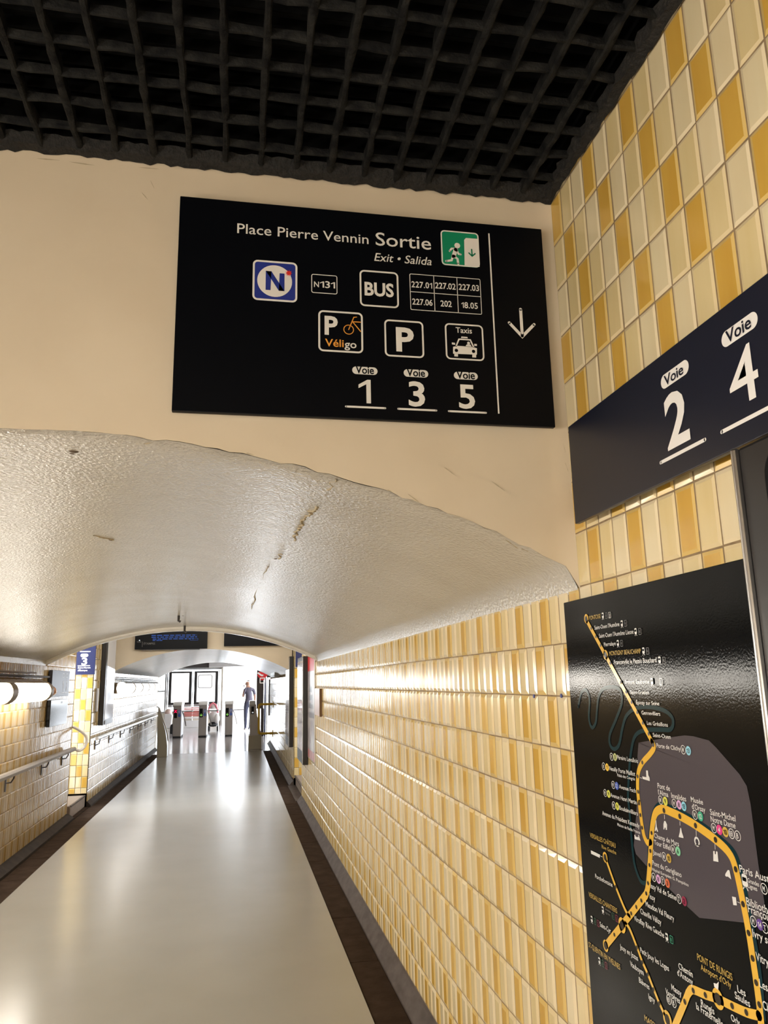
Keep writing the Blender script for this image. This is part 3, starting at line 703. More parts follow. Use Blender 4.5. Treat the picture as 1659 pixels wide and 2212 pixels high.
# running man
r = quad_rect(B, (1116, 165), (1270, 178), (1274, 320), (1118, 305)); B.into(B.polys('exit_pictogram', [rrect(*r, .012)], M['green'], 1)); B.polys('pictogram_border', rring(*r, .012, .004), wh, 3)
B.polys('doorway', [PU([(1213, 308), (1211, 205), (1218, 197), (1270, 201), (1274, 315)])], wh, 2)
B.polys('door_arrow', stroke(PU([(1241, 245), (1243, 268)]), .0042) + stroke(PU([(1230, 259), (1243, 272), (1255, 262)]), .0042), M['green'], 4)
B.polys('runner', [circle(B.uv(1183, 228), .0088, n=18)] + stroke(PU([(1152, 250), (1160, 240), (1178, 241), (1188, 262), (1197, 264)]), .0058) + stroke(PU([(1177, 244), (1168, 272)]), .0125)
        + stroke(PU([(1168, 270), (1184, 282), (1187, 302)]), .0068) + stroke(PU([(1166, 270), (1160, 288), (1138, 291)]), .0065), wh, 2)
B.into()
adopt(SG)

# ---- Voie 2 / Voie 4 sign on the right wall
S2 = root('track_sign', 'dark blue track sign numbered 2 and 4 on the yellow tiles', 'sign', loc=(XR - .03, 1.4, 2.15))
XS = XR - .05
MB().box(XS, XS + .014, .45, 1.91, 2.022, 2.296).build('board', M['sign_blue'], S2, bevel=.002)
for z in (2.08, 2.22): MB().box(XS + .014, XR - .003, .5, 1.84, z, z + .03).build('mounting_rail', M['black_metal'], S2)
B = Board((XS, 0, 0), (0, -1, 0), (0, 0, 1), (-1, 0, 0), S2, lambda x, y: (1180 + x / 2.91, 560 + y / 2.91))
for (pl, pr, hh), tx, dg, dl, dr, cap, ul, t in (((722, 780, 0), ((745, 793), (868, 722)), None, (790, 1186), (908, 1124), 330, ((713, 1282), (1006, 1132)), '2'), ((1105, 525, 0), ((1140, 530), (1298, 420)), None, (1175, 960), (1352, 850), 330, ((1098, 1088), (1440, 905)), '4')):
    pass
def pill(b, c0, c1, hh, m=wh):
    a, e = b.uv(*c0), b.uv(*c1); v_ = (a[1] + e[1]) / 2; b.polys('pill', [rrect(a[0], e[0], v_ - hh, v_ + hh, hh, 8)], m)
wh2 = mat('white_vinyl_bright', (.78, .76, .74), .4)
pill(B, (722, 780), (897, 668), .0155, wh2); B.text('Voie', (748, 794), (868, 722), 66, M['sign_blue'], layer=3, bold=.016)
pill(B, (1103, 512), (1331, 372), .0155, wh2); B.text('Voie', (1138, 530), (1295, 428), 82, M['sign_blue'], layer=3, bold=.016)
B.text('2', (768, 1195), (910, 1120), 340, wh2, bold=.024); B.text('4', (1172, 945), (1353, 850), 350, wh2, bold=.006)
for a, b in (((720, 1278), (1000, 1135)), ((1104, 1084), (1440, 915))):
    a, b = B.uv(*a), B.uv(*b); v_ = (a[1] + b[1]) / 2; B.polys('underline', stroke([(a[0], v_), (b[0], v_)], .0078), wh2)
adopt(S2)

# ---- line map
MP = root('line_map', 'glossy black transit line map with yellow route on the right wall', 'map', loc=(XR - .02, 1.55, 1.2))
XM = XR - .03
MB().box(XM, XR - .004, 1.19, 2.067, .35, 1.826).build('panel', M['map'], MP, bevel=.002)
cv4 = lambda x, y: (1200 + x / 3.614, 1280 + y / 3.614)
cv5 = lambda x, y: (1240 + x / 3.613, 1600 + y / 3.613)
B4 = Board((XM, 0, 0), (0, -1, 0), (0, 0, 1), (-1, 0, 0), MP, cv4); B5 = Board((XM, 0, 0), (0, -1, 0), (0, 0, 1), (-1, 0, 0), MP, cv5)
P4 = lambda pts: [B4.uv(*p) for p in pts]
P5 = lambda pts: [B5.uv(*p) for p in pts]
B5.polys('city_area', [P4([(645, 1172), (900, 1130), (1010, 1115), (1080, 1122), (1200, 1155), (1260, 1215), (1440, 1420), (1495, 1510), (1525, 1650)]) + P5([(1440, 960), (1488, 1260), (1480, 1432), (1335, 1420), (980, 1382), (860, 1270), (740, 1150), (560, 970), (485, 885), (468, 820), (485, 600), (500, 400), (497, 120), (505, 14)])], M['map_grey'], 1)
def rv(b, pts, w, m, layer, name, n=5): return b.polys(name, stroke(smooth_line(pts, n), w), m, layer)
seine = P4([(180, 890), (203, 785), (240, 763), (268, 830), (263, 960), (272, 1025), (292, 1055), (318, 1010), (328, 900), (340, 810), (375, 752), (450, 738), (508, 765), (520, 860), (475, 990), (428, 1105), (428, 1185), (462, 1222), (500, 1185), (525, 1060), (555, 965), (620, 908), (720, 892), (850, 920), (918, 985), (905, 1065), (820, 1070), (700, 1075), (625, 1120), (592, 1250), (575, 1450), (570, 1600)]) + P5([(437, 560), (455, 790), (475, 960), (515, 1080), (552, 1112), (576, 1090), (582, 960), (592, 750), (612, 600), (650, 510), (705, 500), (850, 560), (1000, 650), (1150, 765), (1255, 870), (1305, 1010), (1362, 1260), (1405, 1500), (1440, 1700), (1470, 1950), (1490, 2200)])
rv(B5, seine, .0095, M['map_teal'], 2, 'river')
LN = []
LN += stroke(P4([(245, 215), (395, 490), (766, 1176)]), .0125) + stroke(smooth_line(P4([(757, 1160), (775, 1195), (768, 1225), (735, 1270), (690, 1320), (658, 1380), (647, 1450), (647, 1540), (655, 1630)]) + P5([(515, 490), (525, 580), (540, 680), (553, 745), (578, 795), (604, 790)])), .0135)
LN += stroke(P5([(252, 1600), (380, 1440), (566, 1204)]) + smooth_line(P5([(576, 1175), (585, 1115), (596, 970), (603, 860), (612, 720), (625, 620), (648, 555), (700, 533), (770, 560), (835, 590), (956, 660), (1112, 773), (1215, 875), (1268, 1000), (1328, 1275), (1371, 1500), (1402, 1700), (1430, 1890), (1455, 2080), (1475, 2300)]), 4), .0175)
LN += stroke(smooth_line(P5([(250, 915), (331, 1140), (405, 1320), (440, 1370)])), .0085) + stroke(smooth_line(P5([(405, 1420), (440, 1470), (497, 1613), (540, 1728), (582, 1823), (672, 2050), (740, 2190), (770, 2260)])), .0085)
LN += stroke(P5([(770, 2280), (872, 2037)]) + smooth_line(P5([(895, 1975), (918, 1945), (945, 1945), (1033, 1983), (1130, 2015), (1242, 2070), (1353, 2120), (1450, 2145)]), 4), .0165)
rings4 = [(245, 205), (396, 487)]; rings5 = [(248, 910), (380, 1440), (252, 1600), (1130, 2015), (735, 2175)]
for p in rings4: LN.append(circle(B4.uv(*p), .0125))
for p, q in zip(rings5, (.0125, .017, .0135, .018, .017)): LN.append(circle(B5.uv(*p), q))
B5.polys('route_line', LN, M['map_yellow'], 3)
dots = [circle(B4.uv(*p), .0042, n=10) for p in ((285, 280), (322, 345), (358, 412), (435, 550), (517, 700), (559, 775), (601, 855), (645, 935), (689, 1018), (735, 1103))]
dots += [circle(B5.uv(*p), .0045, n=10) for p in ((625, 33), (540, 170), (503, 278), (507, 398), (515, 488), (525, 580), (538, 678), (612, 720), (603, 860), (596, 970), (585, 1112), (571, 1192), (532, 1247), (493, 1298), (453, 1347), (321, 1513), (331, 1140), (497, 1613), (540, 1728), (582, 1823), (627, 1940), (672, 2050))]
dots += [circle(B5.uv(*p), .0055, n=12) for p in ((709, 544), (833, 590), (956, 662), (1112, 773), (1270, 1003), (1328, 1275), (1371, 1500), (1402, 1698), (1430, 1888), (1455, 2060), (938, 1950), (1033, 1985), (1242, 2070), (1353, 2120), (872, 2037))]
dots += [circle(B4.uv(*p), .0072, n=16) for p in rings4] + [circle(B5.uv(*p), q, n=16) for p, q in zip(rings5, (.0078, .0095, .0085, .0105, .010))]
B5.polys('station_dots', dots, M['map_dot'], 4)['kind'] = 'stuff'
MW, MG = M['map_white'], M['map_gold']
for t, l, r_, c in (('Saint-Ouen l’Aumône', (312, 287), (507, 264), 31), ('Saint-Ouen l’Aumône Liesse', (348, 352), (617, 323), 32), ('Pierrelaye', (386, 418), (478, 413), 30), ('Franconville le Plessis Bouchard', (465, 555), (798, 550), 34), ('Ermont Eaubonne', (550, 708), (742, 712), 28), ('Saint-Gratien', (593, 790), (737, 795), 28), ('Épinay sur Seine', (637, 872), (818, 880), 28), ('Gennevilliers', (680, 950), (826, 963), 29), ('Les Grésillons', (723, 1032), (886, 1048), 30), ('Saint-Ouen', (769, 1125), (908, 1143), 30), ('Porte de Clichy', (798, 1208), (985, 1236), 32)):
    B4.text(t.replace('’', "'"), l, r_, c, MW, layer=4, bold=.006, name='station_name')
for t, l, r_, c in (('PONTOISE', (270, 212), (360, 202), 32), ('MONTIGNY BEAUCHAMP', (427, 490), (675, 476), 34)): B4.text(t, l, r_, c, MG, layer=4, bold=.004, name='station_name')
for t, l, r_, c in (('Péreire Levallois', (343, 143), (507, 174), 32), ('Neuilly Porte Maillot', (283, 232), (485, 274), 32), ('Palais des Congrès', (346, 278), (484, 311), 22), ('Avenue Foch', (360, 375), (490, 403), 30), ('Avenue Henri Martin', (293, 440), (497, 496), 31), ('Boulainvilliers', (362, 540), (507, 583), 32), ('Avenue du Président Kennedy', (228, 580), (520, 680), 32), ('Maison de Radio France', (346, 665), (524, 727), 22),
        ('Pont de', (662, 374), (757, 388), 40), ("l'Alma", (666, 422), (744, 437), 38), ('Invalides', (769, 448), (884, 472), 40), ('Musée', (922, 478), (1016, 497), 40), ("d'Orsay", (930, 533), (1034, 557), 40), ('Saint-Michel', (1073, 586), (1270, 620), 44), ('Notre Dame', (1078, 638), (1270, 678), 44),
        ('Champ de Mars', (636, 762), (827, 818), 36), ('Tour Eiffel', (634, 812), (760, 852), 36), ('Javel', (624, 887), (688, 908), 36), ('Pont du Garigliano', (621, 972), (848, 1064), 36), ('Hôpital Européen G. Pompidou', (617, 1012), (902, 1136), 22), ('Issy Val de Seine', (608, 1158), (805, 1238), 40), ('Issy', (600, 1232), (642, 1252), 40), ('Meudon Val Fleury', (569, 1297), (790, 1404), 40), ('Chaville Vélizy', (527, 1350), (690, 1437), 40), ('Viroflay Rive Gauche', (478, 1408), (712, 1532), 40),
        ('Porchefontaine', (173, 1070), (308, 1142), 32), ('Saint-Cyr', (210, 1450), (295, 1502), 36), ('Jouy en Josas', (367, 1626), (508, 1716), 38), ('Petit Jouy les Loges', (526, 1652), (750, 1800), 40), ('Vauboyen', (447, 1758), (552, 1832), 40), ('Bièvres', (516, 1885), (597, 1944), 40), ('Igny', (591, 2012), (640, 2050), 40), ('Chemin', (826, 1782), (935, 1845), 46), ("d'Antony", (816, 1832), (937, 1905), 46), ('Massy', (770, 1943), (848, 1996), 44), ('Verrières', (725, 1975), (838, 2056), 44), ('Les', (1287, 1962), (1350, 1996), 52), ('Saules', (1267, 2010), (1385, 2078), 52), ('Rungis', (1002, 2072), (1105, 2135), 50), ('la Fraternelle', (965, 2102), (1175, 2232), 50), ('Orly', (1237, 2186), (1305, 2225), 50),
        ('Paris Austerlitz', (1305, 1040), (1660, 1140), 56), ('Grandes', (1365, 1108), (1455, 1136), 34), ('Lignes', (1368, 1148), (1440, 1172), 34), ('Bibliothèque', (1357, 1288), (1640, 1392), 58), ('François', (1370, 1342), (1545, 1408), 58), ('Ivry sur Seine', (1405, 1530), (1720, 1680), 60), ('Vitry sur Seine', (1432, 1712), (1740, 1872), 62), ('Les Ardoines', (1460, 1925), (1740, 2080), 62), ('Choisy le Roi', (1485, 2090), (1760, 2260), 64)):
    B5.text(t, l, r_, c, MW, layer=4, bold=.006, name='station_name')
for t, l, r_, c in (('VERSAILLES CHÂTEAU', (132, 753), (333, 837), 34), ('Rive Gauche', (224, 838), (337, 890), 28), ('VERSAILLES CHANTIERS', (123, 1222), (345, 1342), 36), ('ST-QUENTIN EN YVELINES', (122, 1612), (368, 1785), 38), ('PONT DE RUNGIS', (972, 1712), (1247, 1872), 50), ("Aéroport d'Orly", (1000, 1788), (1237, 1930), 44), ('MASSY', (560, 2190), (655, 2255), 44)):
    B5.text(t, l, r_, c, MG, layer=4, bold=.004, name='station_name')
def badge(b, p, m, t, col=None, r=.0092, dark=True):
    c = b.uv(*p)
    if m is None: b.polys('line_badge', ring(c, r, r - .0014, 18), MW, 4)
    else: b.polys('line_badge', [circle(c, r, n=18)], m, 4)
    w = .0062 if len(t) == 1 else .0105
    b.text(t, (c[0] - w / 2, c[1] - .0045), (c[0] + w / 2, 0), .009, MW if m is None or not dark else M['sign'], layer=5, bold=.01, px=False, name='badge_text')
for p, m, t in (((300, 125), None, 'M'), ((327, 128), 'olive', '3'), ((238, 200), None, 'M'), ((265, 207), 'yellow', '1'), ((313, 345), None, 'M'), ((250, 408), None, 'M'), ((277, 415), 'lime', '9'), ((317, 505), None, 'M'), ((344, 512), 'lime', '9'), ((860, 70), None, 'M'), ((900, 78), 'sky', '13'), ((683, 463), None, 'M'), ((720, 472), 'lime', '9'), ((790, 490), None, 'M'), ((828, 500), 'pink', '8'), ((865, 512), 'sky', '13'), ((952, 578), None, 'M'), ((1100, 682), None, 'M'), ((1190, 712), 'ochre', '10'), ((782, 848), None, 'M'), ((820, 862), 'mint', '6'), ((711, 905), None, 'M'), ((748, 918), 'ochre', '10'), ((630, 1065), None, 'M'), ((666, 1080), 'pink', '8'), ((700, 1094), None, 'T'), ((737, 1112), 'rust', '3'), ((828, 1235), None, 'T'), ((868, 1252), 'wine', '2'), ((1492, 1155), None, 'M'), ((1410, 1410), None, 'M'), ((1500, 1460), None, 'T')):
    badge(B5, p, M['ic_' + m] if m else None, t)
for p, m, t in (((341, 352), 'blue', '2'), ((995, 590), 'jade', '12'), ((1143, 695), 'magenta', '4'), ((1460, 1435), 'violet', '14')): badge(B5, p, M['ic_' + m], t, dark=False)
for p, t, m in (((1238, 725), 'RER', None), ((1286, 742), 'B', None), ((748, 2020), 'RER', None), ((787, 2045), 'B', None)):
    badge(B5, p, m, t)
def train(b, p, s=1.0):
    c = b.uv(*p); q = lambda u0, u1, v0, v1, r: rrect(c[0] + u0 * s, c[0] + u1 * s, c[1] + v0 * s, c[1] + v1 * s, r * s, 3)
    b.polys('train_icon', [q(-.0052, .0052, -.0055, .0085, .003), [(c[0] + a * s, c[1] + e * s) for a, e in ((-.0055, -.0092), (-.0035, -.0092), (-.002, -.0065), (.002, -.0065), (.0035, -.0092), (.0055, -.0092), (.0035, -.0062), (-.0035, -.0062))]], MW, 4)
    b.polys('train_window', [q(-.0038, .0038, .0005, .0050, .001)], M['map'], 5)
def letterbox(b, p, t, m, s=1.0):
    c = b.uv(*p); b.polys('line_box', rring(c[0] - .0062 * s, c[0] + .0062 * s, c[1] - .0075 * s, c[1] + .0075 * s, .002, .0011), m, 4)
    b.text(t, (c[0] - .0022, c[1] - .004), (c[0] + .0022, 0), .008, m, layer=5, px=False, name='badge_text')
for p in ((376, 183), (525, 245), (633, 307), (494, 398), (694, 458), (820, 530), (760, 697)): train(B4, p)
for p in ((232, 1322), (145, 1395), (205, 1720), (732, 1535)): train(B5, p)
train(B5, (1342, 1100), 1.5)
for p, t, m in (((403, 180), 'H', 'map_dim'), ((429, 176), 'J', 'map_white'), ((553, 240), 'H', 'map_dim'), ((665, 304), 'H', 'map_dim'), ((523, 396), 'H', 'map_dim'), ((726, 456), 'H', 'map_dim'), ((854, 530), 'H', 'map_dim'), ((830, 697), 'J', 'map_white')): letterbox(B4, p, t, M[m])
for p, t, m in (((312, 1370), 'N', 'ic_pine'), ((340, 1388), 'U', 'ic_wine'), ((170, 1410), 'N', 'ic_pine'), ((195, 1425), 'U', 'ic_wine'), ((230, 1738), 'N', 'ic_pine'), ((257, 1755), 'U', 'ic_wine'), ((768, 1552), 'N', 'jade' if False else 'ic_jade')): letterbox(B5, p, t, M[m])
B5.text('Grandes', (247, 1318), (293, 1342), 17, M['map_dim'], layer=4, name='small_print'); B5.text('Lignes', (247, 1345), (287, 1365), 17, M['map_dim'], layer=4, name='small_print')
# little monument silhouettes
def sil(pts): B5.polys('monument_icon', [P5(p) for p in pts], MW, 4)
sil([[(540, 278), (572, 285), (570, 232), (584, 233), (587, 268), (598, 290), (599, 315), (544, 298)], [(522, 286), (538, 290), (538, 294), (522, 290)]])
sil([[(645, 622), (649, 622), (653, 670), (664, 710), (656, 709), (650, 690), (644, 706), (638, 703), (644, 668)]])
sil([[(706, 650), (712, 625), (722, 628), (734, 655), (733, 696), (725, 695), (722, 678), (715, 678), (713, 693), (706, 690)], [(712, 578), (715, 578), (716, 612), (713, 612)]])
sil([[(826, 745), (834, 712), (838, 680), (843, 680), (850, 715), (862, 750), (862, 760), (826, 752)], [(833, 628), (836, 628), (837, 662), (834, 662)]])
B5.polys('monument_icon', ring(B5.uv(968, 788), .0095, .0055, 16) + [P5([(962, 760), (970, 758), (976, 764)]), P5([(952, 806), (988, 814), (986, 822), (952, 814)])] + [P5([(960, 698), (963, 698), (964, 745), (961, 745)])], MW, 4)
sil([[(1095, 862), (1106, 860), (1108, 885), (1116, 886), (1117, 862), (1128, 866), (1136, 946), (1096, 938)], [(1107, 805), (1110, 805), (1112, 848), (1109, 848)]])
sil([[(1192, 1035), (1210, 1008), (1222, 1012), (1232, 1060), (1236, 1082), (1222, 1070), (1210, 1060), (1196, 1060), (1188, 1050)]])
sil([[(1242, 1215), (1272, 1222), (1280, 1285), (1252, 1282)], [(1282, 1254), (1308, 1266), (1308, 1270), (1282, 1258)]])
sil([[(480, 760), (478, 735), (484, 733), (490, 750), (512, 752), (508, 735), (514, 737), (518, 756), (527, 780), (482, 768)]])
sil([[(138, 855), (210, 890), (208, 914), (140, 882)], [(214, 898), (228, 905), (228, 909), (214, 902)]])
sil([[(1098, 1890), (1122, 1896), (1138, 1880), (1134, 1945), (1104, 1922)]])
adopt(MP)

# ---- tall black display case at the right edge
DC = root('display_case', 'tall black display case with steel edge beside the line map', 'display case', loc=(XR - .05, .7, 1.1))
MB().box(.862, XR - .004, .25, 1.1715, .25, 2.008).build('case', M['black_metal'], DC, bevel=.006)
MB().box(.852, .866, 1.169, 1.180, .25, 2.008).build('edge_trim', M['steel'], DC, bevel=.004)
mb = MB().prism(rrect(.27, 1.10, .32, 1.985, .05, 6), 'x', .852, .866); mb.build('front_plate', M['sign'], DC, bevel=.004)
adopt(DC)

# ================================================================== LAMPS
def wall_lamp(name, label, x, y0, segs, end, mlamp, z=1.588, r=.098, sgn=1, group=None):
    L_ = root(name, label, 'lamp', group, loc=(x, y0, z))
    xc = x + sgn * .115; ye = segs[-1][1]
    MB().box(min(x + sgn * .012, x + sgn * .05), max(x + sgn * .012, x + sgn * .05), segs[0][0], ye + .1, z - .085, z + .085).build('backplate', M['brown_metal'], L_, bevel=.01)
    def prof(y, k=1.0): return [(xc + .0 + r * k * math.cos(a), y, z + r * k * math.sin(a)) for a in [2 * PI * i / 20 for i in range(20)]]
    for a, b in segs:
        mb = MB(); rows = []
        for y, kk in ((a, .80), (a + .02, .93), (a + .06, 1), (b - .06, 1), (b - .02, .93), (b, .80)):
            p = prof(y, kk); rows.append(p + p[:1])
        mb.grid(rows); mb.face([Vector(q) for q in rows[0][:-1]]); mb.face([Vector(q) for q in rows[-1][:-1]]); mb.build('diffuser', mlamp, L_, smooth=True)
    mb = MB(); rows = []
    for y in (segs[0][0], ye):
        ring_ = [(xc + sgn * r * q * math.cos(t), y, z + r * q * math.sin(t)) for q, t in [(1.07, math.radians(48 + 15 * i)) for i in range(11)]]
        ring_ += [(xc + sgn * r * 1.12 * math.cos(t), y, z + r * 1.12 * math.sin(t)) for t in [math.radians(48 + 15 * i) for i in range(10, -1, -1)]]
        rows.append(ring_ + ring_[:1])
    mb.grid(rows); mb.build('hood', M['brown_metal'], L_, smooth=True)
    for i, (a, b) in enumerate(segs):
        nb = segs[i + 1][0] if i + 1 < len(segs) else b + .06
        mb = MB(); mb.tube([(xc, b - .012, z), (xc, nb + .012, z)], r * 1.04, 20); mb.build('band', M['brown_metal'], L_, smooth=True)
    # end cap with its glowing coil
    mb = MB(); mb.tube([(xc, ye + .05, z), (xc, ye + .16, z), (xc, ye + .30, z), (xc, ye + .36, z)], [r * 1.0, r * .97, r * .62, r * .3], 14); mb.build('end_cap', M[end[0]], L_, smooth=True)
    mb = MB(); mb.tube([(xc + sgn * .045, ye + .15, z), (xc + sgn * .05, ye + .22, z), (xc + sgn * .045, ye + .30, z - .005), (xc + sgn * .02, ye + .36, z - .01)], [.04, .052, .045, .02], 12); mb.build('end_coil', M[end[1]], L_, smooth=True)
    for zz in (z - .075, z + .0, z + .075):
        MB().tube([(xc + sgn * .06, ye + .05, zz), (xc + sgn * .05, ye + .25, zz * .6 + z * .4), (xc, ye + .38, z)], .006, 6).build('guard_wire', M['brown_metal'], L_)
    MB().tube([(x + sgn * .03, segs[0][0], z + .155), (x + sgn * .03, ye + .7, z + .15)], .011, 8).build('conduit', M['dark_metal'], L_, smooth=True)
    MB().tube([(x + sgn * .03, segs[0][0], z + .185), (x + sgn * .03, ye + .1, z + .185)], .008, 8).build('conduit', M['brown_metal'], L_, smooth=True)
    adopt(L_); return L_
near = [(2.6 + 1.175 * i, 2.6 + 1.175 * i + 1.06) for i in range(4)] + [(7.33, 8.58)]
wall_lamp('wall_lamp', 'row of frosted tube lamps on the left wall above the handrail', XL, 2.6, near, ('brown_metal', 'copper'), M['lamp'])
far = [(13.9 + 1.2 * i, 13.9 + 1.2 * i + 1.12) for i in range(5)]
lf = wall_lamp('wall_lamp', 'far row of glaring white tube lamps on the left wall near the gates', XL2, 13.9, far, ('grey_metal', 'grey_metal'), M['lamp_cool'])
box('junction_box', M['grey_metal'], lf, XL2 + .02, XL2 + .2, 13.55, 13.86, 1.50, 1.63, .01)
hall = [(-1.3 + 1.175 * i, -1.3 + 1.175 * i + 1.06) for i in range(2)]
wall_lamp('wall_lamp', 'row of frosted tube lamps on the left hall wall beside the viewer', XL, -1.3, hall, ('brown_metal', 'copper'), M['lamp_side'])

# added fill lights behind the viewer, unseen, to brighten the bulkhead
BL = root('wall_lamp', 'added unseen tube lights behind the viewer brightening the bulkhead', 'lamp', loc=(-.5, -1.6, 1.15))
struct(MB().box(XL, XR, -1.75, -1.6, 0, 3.6).build('wall_rear', M['plaster']))
MB().box(XL + .2, XR - .2, -1.597, -1.55, 1.07, 1.23).build('backplate', M['brown_metal'], BL, bevel=.01)
for a in (-1.8, -.75, .3 - .05):
    mb = MB(); mb.tube([(a, -1.48, 1.15), (a + .03, -1.48, 1.15), (a + .9, -1.48, 1.15), (a + .93, -1.48, 1.15)] if a < 0 else [(a, -1.48, 1.15), (a + .03, -1.48, 1.15), (a + .5, -1.48, 1.15), (a + .53, -1.48, 1.15)], [.08, .095, .095, .08], 18); mb.build('diffuser', M['fill_rear'], BL, smooth=True)
adopt(BL)

CLP = root('cross_fill_light', 'added unseen fill light above the cross passage behind the arch lip', 'lamp', loc=(-.5, 10.6, 3.0))  # added light, out of sight, to brighten the far bulkhead
MB().box(-1.9, .8, 10.5, 10.7, 3.0, 3.066).build('housing', M['grey_metal'], CLP, bevel=.01)
for a in (-1.85, -.5): mb = MB(); mb.tube([(a, 10.6, 2.95), (a + 1.25, 10.6, 2.95)], .06, 14); mb.build('diffuser', M['fill_cross'], CLP, smooth=True)
adopt(CLP)
# ================================================================== LEFT WALL THINGS
HR = root('handrail', 'worn metal handrail on brackets along the near left wall', 'handrail', loc=(XL + .08, 6, .86))
MB().prism([(-2.005, .842), (-1.955, .842), (-1.948, .872), (-1.962, .892), (-1.998, .892), (-2.012, .872)], 'y', 2.4, 10.66).build('rail', M['rail'], HR, bevel=.004)
for y in (3.76, 5.16, 6.56, 7.96, 9.33, 10.36):
    mb = MB(); mb.box(XL + .003, XL + .014, y - .012, y + .012, .70, .84).tube([(XL + .01, y, .775), (XL + .055, y, .78), (-1.985, y, .815), (-1.98, y, .848)], .007, 6); mb.build('bracket', M['dark_metal'], HR)
adopt(HR)
GL = root('grab_loop', 'white tube loop closing the handrail end beside the lit yellow tiles', 'handrail', loc=(-2.0, 10.9, .95))
pts = smooth_line([Vector((-2.10, 10.93, 1.135)), Vector((-2.04, 10.95, 1.11)), Vector((-1.975, 10.97, 1.07)), Vector((-1.905, 10.97, 1.01)), Vector((-1.882, 10.96, .945)), Vector((-1.90, 10.93, .87)), Vector((-1.945, 10.86, .83)), Vector((-1.978, 10.77, .85)), Vector((-1.98, 10.675, .865))], 5)
MB().tube(pts, .019, 12).build('tube', M['white_tube'], GL, smooth=True)
MB().box(XL - .1, XL - .04, 10.902, 10.912, .82, 1.15).build('mounting_plate', M['grey_metal'], GL, bevel=.002)
adopt(GL)
T1 = root('track_sign', 'slate track sign for tracks 1 and 3 above the black plate on left wall', 'sign', loc=(XL + .02, 9.7, 1.66))
MB().box(XL + .012, XL + .05, 9.35, 10.28, 1.52, 1.815).build('board', M['slate_sign'], T1, bevel=.003)
B = Board((XL + .05, 0, 0), (0, 1, 0), (0, 0, 1), (1, 0, 0), T1)
for y, t in ((9.93, '1'), (10.13, '3')):
    B.polys('pill', rring(y - .06, y + .06, 1.735, 1.785, .025, .008), M['slate_print'], 1)
    B.text(t, (y - .03, 1.585), (y + .03, 0), .115, M['slate_print'], px=False, bold=.01)
    B.polys('underline', stroke([(y - .075, 1.56), (y + .075, 1.56)], .01), M['slate_print'])
adopt(T1)
T2 = root('notice_plate', 'glossy black plate on left wall below the slate track sign', 'plate', loc=(XL + .02, 9.7, 1.35))
MB().box(XL + .012, XL + .05, 9.37, 10.27, 1.195, 1.485).build('board', mat('gloss_black_plate', (.008, .009, .012), .12, spec=.25), T2, bevel=.003)
B = Board((XL + .05, 0, 0), (0, 1, 0), (0, 0, 1), (1, 0, 0), T2)
B.text('RER', (9.88, 1.44), (9.98, 0), .022, M['map_dim'], px=False); adopt(T2)
S3 = root('track_sign', 'bright blue track sign numbered 3 hanging before the lit yellow pier', 'sign', loc=(-2.15, YP - .03, 2.0))
YS3 = YP - .045
MB().box(-2.75, -1.985, YS3, YP - .008, 1.795, 2.75).build('board', M['blue_sign'], S3, bevel=.003)
B = Board((0, YS3, 0), (1, 0, 0), (0, 0, 1), (0, -1, 0), S3, lambda x, y: (x / 6.9125, 1400 + y / 6.9125))
WB = mat('white_enamel', (.80, .80, .80), .5)
a, b = B.uv(1130, 125), B.uv(1115, 350); B.polys('divider', [[(a[0] - .012, a[1] + .6), (a[0] + .003, a[1] + .6), (a[0] + .003, b[1]), (a[0] - .012, b[1])]], WB)
pill(B, (1203, 108), (1318, 108), .024, WB); B.text('3', (1215, 248), (1300, 247), 105, WB, bold=.03)
for a, b in (((1165, 265), (1338, 260)), ((1200, 52), (1348, 50))):
    a, b = B.uv(*a), B.uv(*b); B.polys('underline', stroke([(a[0], a[1]), (b[0], a[1])], .013), WB)
B.text('Saint-Martin', (1160, 305), (1350, 303), 24, WB, bold=.02); B.text("d'Étampes", (1160, 345), (1305, 343), 24, WB, bold=.02)
adopt(S3)
# display panel on the left wall before the second arch
DL = root('advert_case', 'tall dark advert frame with glaring glass on the far left wall', 'display case', loc=(XL2, 12.9, 1.6))
MB().box(XL2 + .006, XL2 + .075, 12.45, 13.38, 1.06, 2.45).build('frame', M['black_metal'], DL, bevel=.006)
MB().box(XL2 + .072, XL2 + .08, 12.56, 13.34, 1.14, 2.40).build('glass_face', mat('pale_poster_glass', (.55, .55, .57), .06, spec=.6), DL, bevel=.002)
MB().box(XL2 + .075, XL2 + .083, 12.57, 12.70, 1.07, 1.12).build('lock', M['dark_metal'], DL); adopt(DL)
o = MB().box(XL2 + .006, XL2 + .03, 12.12, 12.24, 1.27, 1.60).build('notice_holder', M['grey_metal'], bevel=.006); tag(o, 'small narrow grey notice holder beside the far left advert frame', 'notice')
H2 = root('handrail', 'bright handrail on brackets along the far left wall towards the gates', 'handrail', loc=(XL2 + .08, 16, .88))
MB().tube([(XL2 + .075, 12.0, .90), (XL2 + .075, 21.2, .88)], .024, 10).build('rail', M['steel'], H2, smooth=True)
for y in (12.3, 13.6, 14.9, 16.2, 17.5, 18.8, 20.1): MB().box(XL2 + .003, XL2 + .014, y - .012, y + .012, .73, .86).tube([(XL2 + .01, y, .79), (XL2 + .06, y, .81), (XL2 + .075, y, .88)], .007, 6).build('bracket', M['dark_metal'], H2)
adopt(H2)

